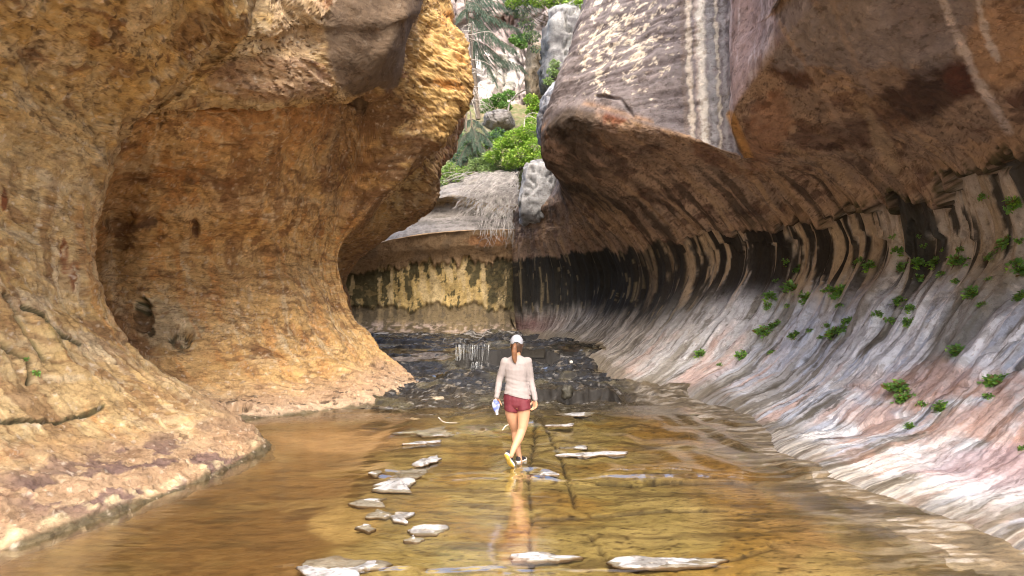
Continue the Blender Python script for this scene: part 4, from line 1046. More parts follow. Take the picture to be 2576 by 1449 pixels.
def slab(label, pts, i):
    zw = float(level(np.array(G(pts[0][0], pts[0][1], 0)[1]), np.array(G(pts[0][0], pts[0][1], 0)[0])))
    top = zw + .001
    poly = np.array([G(a, b, top)[:2] for a, b in pts])
    # roughen the outline
    pp = []
    for k in range(len(poly)):
        a, b = poly[k], poly[(k + 1) % len(poly)]
        n = max(2, int(np.linalg.norm(b - a) / .035))
        for t in range(n): pp.append(a + (b - a) * t / n)
    pp = np.array(pp)
    q = np.concatenate([pp, np.full((len(pp), 1), i * 3.1)], 1)
    cen = pp.mean(0)
    dirn = (pp - cen) / (np.linalg.norm(pp - cen, axis=1)[:, None] + 1e-6)
    pp = pp + dirn * (.085 * fbm(q * 4, 5, gain=.62, seed=140) + .03 * fbm(q * 20, 2, seed=141))[:, None]
    n = len(pp)
    rings = []
    for sc_, dz in ((.985, -.035), (1.03, -.022), (.97, -.006), (.75, .001), (.5, .003), (.25, .003)):
        r = cen + (pp - cen) * sc_
        z = top + dz + (.009 * fbm(np.concatenate([r * 4, np.full((n, 1), i)], 1), 4, seed=142) if sc_ < .98 else 0)
        z = z + (.005 * terrace(fbm(np.concatenate([r * [3, 6], np.full((n, 1), i)], 1), 3, seed=143) * 4, .7) if sc_ < 1 else 0)
        rings.append(np.concatenate([r, np.broadcast_to(z, (n,))[:, None]], 1))
    Vv = np.concatenate(rings + [np.array([[cen[0], cen[1], top + .006]])])
    F = []
    for k in range(5):
        a = np.arange(n) + k * n; b = np.roll(np.arange(n), -1) + k * n
        F.append(np.stack([a, b, b + n], 1)); F.append(np.stack([a, b + n, a + n], 1))
    a = np.arange(n) + 5 * n; b = np.roll(np.arange(n), -1) + 5 * n
    F.append(np.stack([a, b, np.full(n, 6 * n)], 1))
    org = np.array([cen[0], cen[1], top])
    Vv = Vv - org
    nn = fbm(Vv * 5 + i, 5, seed=144)
    cc = np.ones((len(Vv), 3)) * np.array((.37, .375, .395))
    cc = mixc(cc, (.15, .14, .13), sm(nn, .05, .2) * .85)
    cc = mixc(cc, (.34, .29, .22), sm(fbm(Vv * 9 + i, 4, seed=145), .25, .45) * .6)
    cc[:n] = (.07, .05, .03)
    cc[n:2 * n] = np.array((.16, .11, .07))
    me = mesh_raw('rock_slab', Vv, np.concatenate(F), M_slab, col=np.concatenate([cc, np.full((len(Vv), 1), .15)], 1), uv=Vv[:, :2])
    o = link(bpy.data.objects.new('rock_slab', me)); o.location = org
    tag(o, label, 'rock slab', 'bare rock slabs standing out of the stream')
for i, (lb, pts) in enumerate(SLABS): slab(lb, pts, i)

# ---- falling water
m, nt, out = new_mat('falling_water')
L = nt.links.new
tc = nd(nt, 'ShaderNodeTexCoord'); mp = nd(nt, 'ShaderNodeMapping'); mp.inputs['Scale'].default_value = (8, 2, .9)
L(tc.outputs['Object'], mp.inputs['Vector'])
nz = nd(nt, 'ShaderNodeTexNoise', Scale=1.0, Detail=7.0, Roughness=.7); L(mp.outputs['Vector'], nz.inputs['Vector'])
mr = nd(nt, 'ShaderNodeMapRange'); mr.inputs['From Min'].default_value = .42; mr.inputs['From Max'].default_value = .75; mr.inputs['To Max'].default_value = .5
L(nz.outputs['Fac'], mr.inputs['Value'])
bs = nd(nt, 'ShaderNodeBsdfPrincipled'); bs.inputs['Base Color'].default_value = (.82, .86, .90, 1); bs.inputs['Roughness'].default_value = .2
trn = nd(nt, 'ShaderNodeBsdfTransparent')
mx = nd(nt, 'ShaderNodeMixShader'); L(mr.outputs['Result'], mx.inputs[0]); L(trn.outputs[0], mx.inputs[1]); L(bs.outputs[0], mx.inputs[2]); L(mx.outputs[0], out.inputs['Surface'])
M_fall = m
def fall(x0, x1, y0, y1, Y, seed, n=44):
    r_ = np.random.default_rng(seed)
    zb = P(x0, y1, Y - .15)[2]; za = P(x0, y0, Y)[2]
    VV, FF, off = [], [], 0
    for k in range(n):
        x = P(x0 + (x1 - x0) * r_.random() ** (1.3 if k % 2 else 1), y0, Y)[0]; w = r_.uniform(.003, .015)
        z1 = za + .015; z0 = zb + (za - zb) * (r_.random() ** 3) * .5; lean = r_.normal() * .03
        m_ = 10; s = np.linspace(0, 1, m_); ww = w * (1 - .5 * s) * (1 + .3 * np.sin(s * 9 + k))
        cx = x + lean * s; cy = Y - .03 - .13 * np.sqrt(s + .01); cz = z1 + (z0 - z1) * s ** 1.3
        ring = np.stack([np.stack([cx - ww, cy, cz], 1), np.stack([cx, cy - ww * .7, cz], 1), np.stack([cx + ww, cy, cz], 1), np.stack([cx, cy + ww * .5, cz], 1)], 1)
        VV.append(ring.reshape(-1, 3)); i = np.arange(m_ * 4).reshape(m_, 4) + off; j = np.roll(i, -1, 1)
        FF.append(np.stack([i[:-1], j[:-1], j[1:], i[1:]], -1).reshape(-1, 4)); off += m_ * 4
    me = mesh_raw('waterfall', np.concatenate(VV), np.concatenate(FF), M_fall)
    tag(link(bpy.data.objects.new('waterfall', me)), kind='structure')
fall(1146, 1232, 868, 908, 21.98, 1)
fall(1188, 1232, 911, 930, 20.85, 2, 24)
fall(1118, 1180, 852, 864, 24.55, 3, 14)
# ================================================================== PLANTS
def leaf_material(name, rough=.5, trans=.35):
    m, nt, out = new_mat(name)
    L = nt.links.new
    att = nd(nt, 'ShaderNodeAttribute', attribute_name='col')
    bs = nd(nt, 'ShaderNodeBsdfPrincipled'); bs.inputs['Roughness'].default_value = rough
    L(att.outputs['Color'], bs.inputs['Base Color'])
    tr = nd(nt, 'ShaderNodeBsdfTranslucent'); L(att.outputs['Color'], tr.inputs['Color'])
    mx = nd(nt, 'ShaderNodeMixShader'); mx.inputs[0].default_value = trans
    L(bs.outputs[0], mx.inputs[1]); L(tr.outputs[0], mx.inputs[2]); L(mx.outputs[0], out.inputs['Surface'])
    return m
M_leaf = leaf_material('leaf')
M_bark = plain_material('bark', (.16, .125, .095), .9, .4, 12, .5)
M_dead = plain_material('dead_wood', (.42, .37, .32), .85, .3, 15, .3)
M_root = plain_material('bleached_root', (.26, .24, .225), .85, .65, 3.5, .2)

def leaves(n, centers, radii, size, cols, rng, flat=.5, hang=0.0, aspect=.55):
    """n folded leaves scattered through a set of clumps; returns verts, tri faces, per-vertex colour"""
    centers = np.array(centers, float); radii = np.array(radii, float)
    w = radii ** 2; w = w / w.sum()
    k = rng.choice(len(centers), n, p=w)
    d = rng.normal(size=(n, 3)); d /= np.linalg.norm(d, axis=1)[:, None]
    rr = radii[k] * (.35 + .65 * rng.random(n) ** .5)
    c = centers[k] + d * rr[:, None] * np.array([1, .8, .75])
    # leaf frame: tip direction mostly outward/sideways, normal mostly up
    t = d * .8 + rng.normal(size=(n, 3)) * .6; t[:, 2] = t[:, 2] * .4 - hang
    t /= np.linalg.norm(t, axis=1)[:, None]
    up = np.array([0, 0, 1.0]) + rng.normal(size=(n, 3)) * flat
    s = np.cross(t, up); s /= np.linalg.norm(s, axis=1)[:, None] + 1e-9
    nn = np.cross(s, t)
    L_ = size * (.6 + .8 * rng.random(n))[:, None]; Wd = L_ * aspect
    v0 = c; v1 = c + t * L_ * .5 + s * Wd * .5 + nn * L_ * .10; v2 = c + t * L_ - nn * L_ * .12; v3 = c + t * L_ * .5 - s * Wd * .5 + nn * L_ * .10
    V_ = np.stack([v0, v1, v2, v3], 1).reshape(-1, 3)
    b = np.arange(n)[:, None] * 4
    F_ = np.concatenate([b + [[0, 1, 2]], b + [[0, 2, 3]]])
    cols = np.array(cols, float)
    ci = cols[rng.integers(0, len(cols), n)] * (.75 + .5 * rng.random(n))[:, None]
    Cc = np.concatenate([np.repeat(ci, 4, 0), np.ones((n * 4, 1))], 1)
    return V_, F_, Cc

def tubes(paths, sides=5):
    """paths: list of (points (k,3), radii (k,)) -> verts, quad faces"""
    VV, FF, off = [], [], 0
    for pts, rad in paths:
        pts = np.asarray(pts, float); k = len(pts); rad = np.asarray(rad, float)
        if len(rad) != k: rad = np.interp(np.linspace(0, 1, k), np.linspace(0, 1, len(rad)), rad)
        tg = np.gradient(pts, axis=0); tg /= np.linalg.norm(tg, axis=1)[:, None] + 1e-9
        ref = np.where(np.abs(tg[:, 2:3]) > .9, np.array([[1, 0, 0]]), np.array([[0, 0, 1.0]]))
        a = np.cross(tg, ref); a /= np.linalg.norm(a, axis=1)[:, None] + 1e-9
        b = np.cross(tg, a)
        th = np.arange(sides) / sides * 2 * math.pi
        ring = pts[:, None] + rad[:, None, None] * (a[:, None] * np.cos(th)[None, :, None] + b[:, None] * np.sin(th)[None, :, None])
        VV.append(ring.reshape(-1, 3))
        i = np.arange(k * sides).reshape(k, sides) + off
        j = np.roll(i, -1, 1)
        FF.append(np.stack([i[:-1], j[:-1], j[1:], i[1:]], -1).reshape(-1, 4))
        off += k * sides
    return np.concatenate(VV), np.concatenate(FF)

def bez(pts, n):
    """smooth path through a few points"""
    pts = np.array(pts, float)
    iu, wu, _ = cr_weights(len(pts), [max(2, n // (len(pts) - 1))] * (len(pts) - 1))
    return np.einsum('ukc,uk->uc', pts[iu], wu)

def empty(name, loc, label, cat, group=None):
    o = bpy.data.objects.new(name, None); o.empty_display_size = .2
    link(o); o.location = loc
    return tag(o, label, cat, group)

def child(name, V_, F_, mat, parent, col=None, smooth=True):
    me = mesh_raw(name, np.asarray(V_) - np.array(parent.location), F_, mat, smooth=smooth, col=col)
    return link(bpy.data.objects.new(name, me), parent)

GREEN_BRIGHT = [(.23, .38, .045), (.29, .45, .06), (.17, .31, .04), (.36, .47, .08)]
GREEN_MID = [(.14, .26, .06), (.18, .33, .08), (.11, .22, .05)]
GREEN_PALE = [(.26, .36, .13), (.32, .42, .17), (.2, .29, .09)]
GREEN_BLUE = [(.10, .16, .11), (.14, .21, .15), (.08, .13, .09)]

def shrub(name, label, cat, base, clumps, n, size, cols, seed, stems=7, group=None, **kw):
    rng = np.random.default_rng(seed)
    b = P(*base)
    root = empty(name, b, label, cat, group)
    cs = [P(x, y, Y) for x, y, Y, r in clumps]; rs = [r * Y / FX for x, y, Y, r in clumps]
    V_, F_, Cc = leaves(n, cs, rs, size, cols, rng, **kw)
    child('foliage', V_, F_, M_leaf, root, Cc, smooth=False)
    paths = []
    for k in range(stems):
        c = cs[k % len(cs)]; j = rng.normal(size=3) * .35 * rs[k % len(cs)]
        mid = (b + c) / 2 + rng.normal(size=3) * .12 * np.linalg.norm(c - b)
        q = bez([b + rng.normal(size=3) * .05, mid, c + j], 8)
        paths.append((q, np.linspace(.035, .008, len(q))))
    V_, F_ = tubes(paths); child('stem', V_, F_, M_bark, root)
    return root

shrub('leafy_shrub', 'bright lime green leafy shrub hanging over the ledge left of the right overhang', 'shrub', (1310, 425, 37.5),
      [(1330, 335, 36.5, 30), (1300, 350, 36.5, 34), (1345, 370, 36, 30), (1270, 375, 36.8, 30), (1310, 395, 36, 34), (1345, 405, 35.8, 26), (1285, 408, 36.5, 22), (1340, 310, 37, 22), (1240, 395, 37, 20), (1260, 360, 37.2, 18)], 6500, .125, GREEN_BRIGHT, 1, 14)
shrub('leafy_shrub', 'small lime green shrub at the foot of the tan rock pillar', 'shrub', (1345, 300, 39), [(1335, 250, 38.5, 16), (1355, 265, 38.5, 18), (1340, 280, 38.5, 15), (1362, 290, 38.2, 14)], 700, .17, GREEN_BRIGHT, 2)
shrub('leafy_shrub', 'pale green low bush spread along the lip above the hanging roots', 'shrub', (1220, 440, 38), [(1200, 415, 38, 24), (1235, 400, 38, 26), (1260, 420, 37.5, 22), (1225, 430, 37.3, 22), (1285, 430, 37, 16), (1195, 395, 39, 18)], 3600, .11, GREEN_PALE, 3)
shrub('leafy_shrub', 'small yellow green bush by the left overhang at the end of the ledge', 'shrub', (1115, 465, 36.8), [(1110, 440, 36.8, 18), (1135, 425, 37, 20), (1150, 445, 36.6, 16), (1112, 458, 36.5, 12), (1170, 430, 37.2, 14)], 1300, .13, GREEN_PALE + GREEN_BRIGHT[:1], 4)
shrub('leafy_shrub', 'mid green bush at the foot of the white cliff', 'shrub', (1245, 285, 50), [(1230, 262, 49, 18), (1255, 250, 49, 18), (1280, 240, 49.5, 15), (1220, 275, 48.5, 12), (1270, 268, 48.5, 14)], 1500, .20, GREEN_MID, 5)
shrub('leafy_shrub', 'round green bush perched under the dark hollow of the far cliff', 'shrub', (1308, 112, 50), [(1300, 100, 50, 15), (1320, 95, 50, 14), (1312, 110, 49.8, 13)], 800, .20, GREEN_MID, 6)
shrub('maple_tree', 'bright lime green tree crown spilling over the top of the gap beside the right wall', 'tree', (1420, 60, 41), [(1400, 5, 40, 26), (1440, 10, 39.5, 24), (1360, 0, 40.5, 26), (1460, 35, 39, 16), (1320, -5, 41, 24), (1290, 8, 41.5, 18), (1420, -30, 40, 40), (1340, -40, 41, 40), (1465, 5, 39, 20)], 5500, .14, GREEN_BRIGHT + [(.12, .2, .06)], 7, 16)
shrub('leafy_shrub', 'grey green wispy bush hanging over the tan rock pillar', 'shrub', (1330, 110, 42), [(1325, 60, 42, 22), (1340, 90, 41.8, 20), (1312, 30, 42, 20), (1350, 120, 41.6, 15)], 1300, .14, GREEN_PALE + GREEN_BLUE, 8, hang=.8, aspect=.3)
shrub('leafy_shrub', 'faint green creeper on the grey rock stack behind the right overhang', 'shrub', (1400, 205, 38), [(1395, 160, 37.6, 12), (1388, 180, 37.6, 12), (1380, 205, 37.6, 12), (1400, 185, 37.5, 10)], 600, .12, GREEN_PALE, 9)
shrub('leafy_shrub', 'dull green undergrowth bush behind the lime green shrub, below the rounded boulder', 'shrub', (1225, 385, 41), [(1210, 360, 41, 22), (1240, 350, 41, 22), (1190, 375, 40.5, 18), (1255, 335, 42, 16)], 1500, .16, GREEN_MID + GREEN_BLUE, 10)

shrub('leafy_shrub', 'dark grey green bush filling the slope foot behind the left overhang', 'shrub', (1160, 430, 40), [(1150, 400, 40, 20), (1175, 385, 40.5, 22), (1165, 350, 41.5, 22), (1195, 345, 42, 18), (1150, 370, 41, 18), (1200, 405, 39.6, 16)], 2200, .13, GREEN_BLUE + GREEN_MID[:1], 12)
# ---- conifers
def conifer(name, label, path, r0, boughs, dead, seed, nlen=.10):
    rng = np.random.default_rng(seed)
    tp = bez([P(*p) for p in path], 24)
    root = empty(name, tp[0], label, 'tree')
    V_, F_ = tubes([(tp, np.linspace(r0, r0 * .55, len(tp)))], 8)
    child('trunk', V_, F_, M_bark, root)
    paths = []
    for k in range(dead):
        a = tp[rng.integers(2, len(tp))]
        ang = rng.uniform(0, 2 * math.pi); ln = rng.uniform(.5, 1.9)
        d = np.array([math.cos(ang), math.sin(ang) * .6, rng.uniform(-.55, .35)])
        q = bez([a, a + d * ln * .5 + [0, 0, .05], a + d * ln + [0, 0, -rng.uniform(.1, .7)]], 8)
        paths.append((q, np.linspace(.022, .006, len(q))))
        for j in range(3):
            s = q[rng.integers(3, len(q))]; e = s + rng.normal(size=3) * .22 + [0, 0, -.2]
            paths.append((np.array([s, (s + e) / 2 + rng.normal(size=3) * .03, e]), np.array([.008, .006, .004])))
    if paths:
        V_, F_ = tubes(paths, 4); tag(child('dead_branch', V_, F_, M_dead, root), kind='stuff')
    for sx, sy, sY, ex, ey, eY in boughs:
        a, b = P(sx, sy, sY), P(ex, ey, eY)
        q = bez([a, (a + b) / 2 + [0, 0, .22], b], 14)
        paths = [(q, np.linspace(.028, .008, len(q)))]
        C_, T_ = [], []
        ln = np.linalg.norm(b - a)
        for j in range(2, len(q)):
            for side in (-1, 1):
                for rep in range(2):
                    ax = (b - a) / ln; pr = np.cross(ax, [0, 0, 1.0]) * side
                    tl = ln * .34 * (1 - .6 * j / len(q)) * rng.uniform(.6, 1.2)
                    e = q[j] + (ax * .7 + pr * .8 + [0, 0, -.55 - .3 * rng.random()]) * tl
                    pth = np.array([q[j], (q[j] + e) / 2 + [0, 0, .04], e])
                    paths.append((pth, np.array([.008, .006, .004])))
                    m = max(4, int(tl / .035))
                    for u in np.linspace(.1, 1, m):
                        C_.append(q[j] + (e - q[j]) * u); T_.append((e - q[j]) / (np.linalg.norm(e - q[j]) + 1e-6))
        C_ = np.repeat(np.array(C_), 4, 0); T_ = np.repeat(np.array(T_), 4, 0); n = len(C_)
        d = T_ * .6 + rng.normal(size=(n, 3)) * .6; d /= np.linalg.norm(d, axis=1)[:, None]
        s = np.cross(d, rng.normal(size=(n, 3))); s /= np.linalg.norm(s, axis=1)[:, None]
        Ln = nlen * (.7 + .6 * rng.random(n))[:, None]
        v = np.stack([C_ - s * .012, C_ + s * .012, C_ + d * Ln], 1).reshape(-1, 3)
        ci = np.array(GREEN_BLUE)[rng.integers(0, 3, n)] * (.8 + .7 * rng.random(n))[:, None]
        bo = child('bough', *tubes(paths, 4), M_bark, root)
        me = mesh_raw('needles', v - np.array(root.location), np.arange(n * 3).reshape(-1, 3), M_leaf, smooth=False, col=np.concatenate([np.repeat(ci, 3, 0), np.ones((n * 3, 1))], 1))
        nb = link(bpy.data.objects.new('needles', me), bo)
    return root
conifer('spruce_tree', 'tall thin spruce with bare lower trunk and drooping blue green boughs', [(1203, 300, 43), (1198, 240, 43), (1190, 140, 43), (1176, 40, 43), (1165, -60, 43)], .15,
        [(1176, 30, 43, 1300, 70, 42), (1172, 0, 43, 1290, 20, 42), (1182, 75, 43, 1290, 120, 41.5), (1186, 100, 43, 1265, 150, 41.8), (1190, 140, 43, 1310, 165, 42), (1176, 40, 43, 1250, 95, 41), (1170, 0, 43, 1230, 40, 41.5), (1178, 20, 43, 1140, 60, 42), (1168, -20, 43, 1340, 10, 43), (1184, 90, 43, 1240, 190, 42)], 34, 31)
conifer('spruce_tree', 'small dark blue green young spruce behind the corner of the left overhang', [(1192, 430, 39), (1188, 370, 39), (1186, 310, 39), (1183, 280, 39)], .06,
        [(1186, 300, 39, 1225, 335, 38.5), (1186, 300, 39, 1155, 335, 38.5), (1187, 330, 39, 1240, 365, 38.3), (1187, 330, 39, 1150, 370, 38.3), (1188, 355, 39, 1235, 400, 38.2), (1188, 355, 39, 1155, 405, 38.2), (1189, 385, 39, 1215, 425, 38), (1186, 315, 39, 1200, 365, 37.8)], 6, 32)
conifer('bare_tree', 'thin leafless dead tree trunk leaning beside the left overhang', [(1172, 330, 36), (1176, 240, 36), (1187, 150, 36), (1186, 60, 36)], .05, [], 30, 33)

# ---- hanging root mass, dead limbs, twigs
rng = np.random.default_rng(5)
paths = []
for k in range(300):
    s = rng.random()
    x0 = 1195 + 113 * s ** .6; y0 = 432 + (rng.random() ** 2) * 60 if k < 190 else 470 + rng.random() * 55
    ln = rng.uniform(30, 135) * (1 - .2 * (y0 - 432) / 60)
    ang = rng.uniform(.15, 1.5)                       # 0 = sweeping left, 1.57 = straight down
    ex = min(max(x0 - ln * math.cos(ang) + rng.normal() * 6, 1140), 1308); ey = min(y0 + ln * (.35 + .75 * math.sin(ang)), 592)
    D = lambda y: np.interp(y, [430, 455, 490, 505, 530, 560, 595], [35.6, 34.6, 33.3, 33.3, 32.9, 32.2, 31.6])
    xm, ym = x0 * .6 + ex * .4 - 8 * rng.random(), y0 * .65 + ey * .35 - 10 * rng.random()
    q = bez([P(x0, y0, D(y0)), P(xm, ym, D(ym) - .1), P(ex * .8 + x0 * .2, ey * .75 + y0 * .25, D(ey * .75 + y0 * .25) - .15 * rng.random()), P(ex, ey, D(ey) - .1 * rng.random())], 20)
    kk = rng.uniform(.8, 2.2)
    q = q + np.linspace(.3, 1, len(q))[:, None] * .16 * st(fbm(q * kk + k, 3, seed=160), .6 * fbm(q * kk + k, 3, seed=161), fbm(q * kk + k, 3, seed=162))
    r = rng.uniform(.005, .013) if rng.random() < .8 else rng.uniform(.014, .024)
    paths.append((q, np.linspace(r, r * .45, len(q))))
for k in range(26):                      # a few strands trail below the ledge
    x0 = rng.uniform(1190, 1295); q = bez([P(x0, 560, 31.8), P(x0 + rng.normal() * 8, 590, 31.6), P(x0 + rng.normal() * 14, 600 + 25 * rng.random(), 31.6)], 12)
    paths.append((q, np.linspace(.012, .005, len(q))))
for k in range(22):                      # pale strands lying over the rim
    x0 = rng.uniform(1150, 1300); q = bez([P(x0, 436 + rng.normal() * 4, 36), P(x0 - 30, 442 + rng.normal() * 6, 35.4), P(x0 - 75 * rng.random() - 15, 452 + 14 * rng.random(), 35)], 10)
    paths.append((q, np.linspace(.014, .006, len(q))))
V_, F_ = tubes(paths, 4)
org = P(1290, 430, 35.4)
o = link(bpy.data.objects.new('hanging_roots', mesh_raw('hanging_roots', V_ - org, F_, M_root))); o.location = org
tag(o, 'tangle of grey dead roots hanging over the back ledge below the lime green shrub', 'roots')

def stick(name, label, cat, pts, r, mat, extra=()):
    ps = [(bez([P(*p) if isinstance(p, tuple) else p for p in pts], 14), None)]
    ps += [(bez([P(*p) for p in e], 8), None) for e in extra]
    pp = [(q, np.linspace(r, r * .45, len(q))) for q, _ in ps]
    V_, F_ = tubes(pp, 6); org = pp[0][0][0].copy()
    o = link(bpy.data.objects.new(name, mesh_raw(name, V_ - org, F_, mat))); o.location = org
    return tag(o, label, cat)
stick('dead_branch', 'long pale crooked dead limb leaning on the slope left of the tan rock pillar', 'branch', [(1279, 285, 44), (1279, 272, 44), (1286, 252, 44), (1304, 234, 43.8), (1313, 212, 43.6), (1324, 188, 43.5)], .07, M_dead, [[(1304, 234, 43.8), (1322, 226, 43.6), (1332, 230, 43.4)]])
stick('dead_branch', 'thin arching dead branch sticking out of the lime green shrub', 'branch', [(1318, 320, 36), (1322, 295, 36), (1340, 284, 35.8), (1362, 290, 35.6)], .03, M_dead, [[(1322, 295, 36), (1334, 292, 35.9), (1350, 300, 35.7)]])
def wz(px, py, lift=.03):
    g = G(px, py, .09); g[2] = float(level(g[1], g[0])) + lift
    return G(px, py, g[2])
stick('twig', 'thin dry twig lying in the shallows left of the walker', 'twig', [wz(1103, 1050, .12), wz(1118, 1062, .06), wz(1150, 1064, .04)], .012, M_dead)
stick('twig', 'bent white twig lying on the long white streak of dry rock', 'twig', [wz(1264, 1082, .05), wz(1273, 1071, .09), wz(1286, 1068, .10), wz(1298, 1074, .05)], .010, plain_material('white_wood', (.62, .58, .5), .8, .2))

# ---- small plants rooted in the right-hand wall
def rosette(seed, nst, droop):
    rng = np.random.default_rng(seed)
    V_, F_, Cc = [], [], []
    off = 0
    for k in range(nst):
        az = rng.uniform(0, 2 * math.pi); el = rng.uniform(.15, 1.2)
        d = np.array([math.cos(az) * math.cos(el), math.sin(az) * math.cos(el), math.sin(el)])
        ln = rng.uniform(.5, 1.0)
        prs = rng.integers(2, 4)
        for j in range(prs):
            u = (j + 1) / prs
            for side in (-1, 0, 1) if j == prs - 1 else (-1, 1):
                base = d * ln * u * .75 + np.array([0, 0, -droop * u * u * .4])
                s = np.cross(d, [0, 0, 1.0]); s /= np.linalg.norm(s) + 1e-6
                t = d * .6 + s * side * .8 + rng.normal(size=3) * .25; t[2] -= .25; t /= np.linalg.norm(t)
                w = np.cross(t, [0, 0, 1.0] + rng.normal(size=3) * .4); w /= np.linalg.norm(w) + 1e-6
                nn = np.cross(w, t); L_ = rng.uniform(.22, .42); Wd = L_ * .62
                V_ += [base, base + t * L_ * .4 + w * Wd * .5 + nn * .03, base + t * L_ * .8 + w * Wd * .3, base + t * L_, base + t * L_ * .8 - w * Wd * .3, base + t * L_ * .4 - w * Wd * .5 + nn * .03, base + t * L_ * .5 - nn * .02]
                for a, b in ((0, 1), (1, 2), (2, 3), (3, 4), (4, 5), (5, 0)): F_.append((off + a, off + b, off + 6))
                c = np.array(GREEN_MID + GREEN_BRIGHT[:1])[rng.integers(0, 4)] * rng.uniform(1.0, 1.9)
                if rng.random() < .06: c = np.array((.26, .17, .06))
                Cc += [tuple(c) + (1,)] * 7; off += 7
    stp = []
    for k in range(max(5, nst // 3)):
        az = rng.uniform(0, 2 * math.pi); d = np.array([math.cos(az) * .6, math.sin(az) * .6, .5]) * rng.uniform(.4, .8)
        stp.append((bez([np.zeros(3) - [0, 0, .1], d * .5 + [0, 0, .1], d], 6), np.linspace(.025, .012, 6)))
    sv, sf = tubes(stp, 4)
    lm = mesh_raw('leaf', np.array(V_), np.array(F_), M_leaf, smooth=False, col=np.array(Cc))
    smh = mesh_raw('stem', sv, sf, plain_material('green_stem', (.10, .11, .04), .7))
    return lm, smh
ROS = [rosette(60 + i, n, d) for i, (n, d) in enumerate([(9, .5), (14, 1.0), (20, .8), (26, .6)])]
Pg_, Ng_, gx, gy, gv = R_GRID
gmask = (gv > 1) & (gv < 7)
gi = np.argwhere(gmask)
gxm, gym, gdm = gx[gmask], gy[gmask], Pg_[..., 1][gmask]
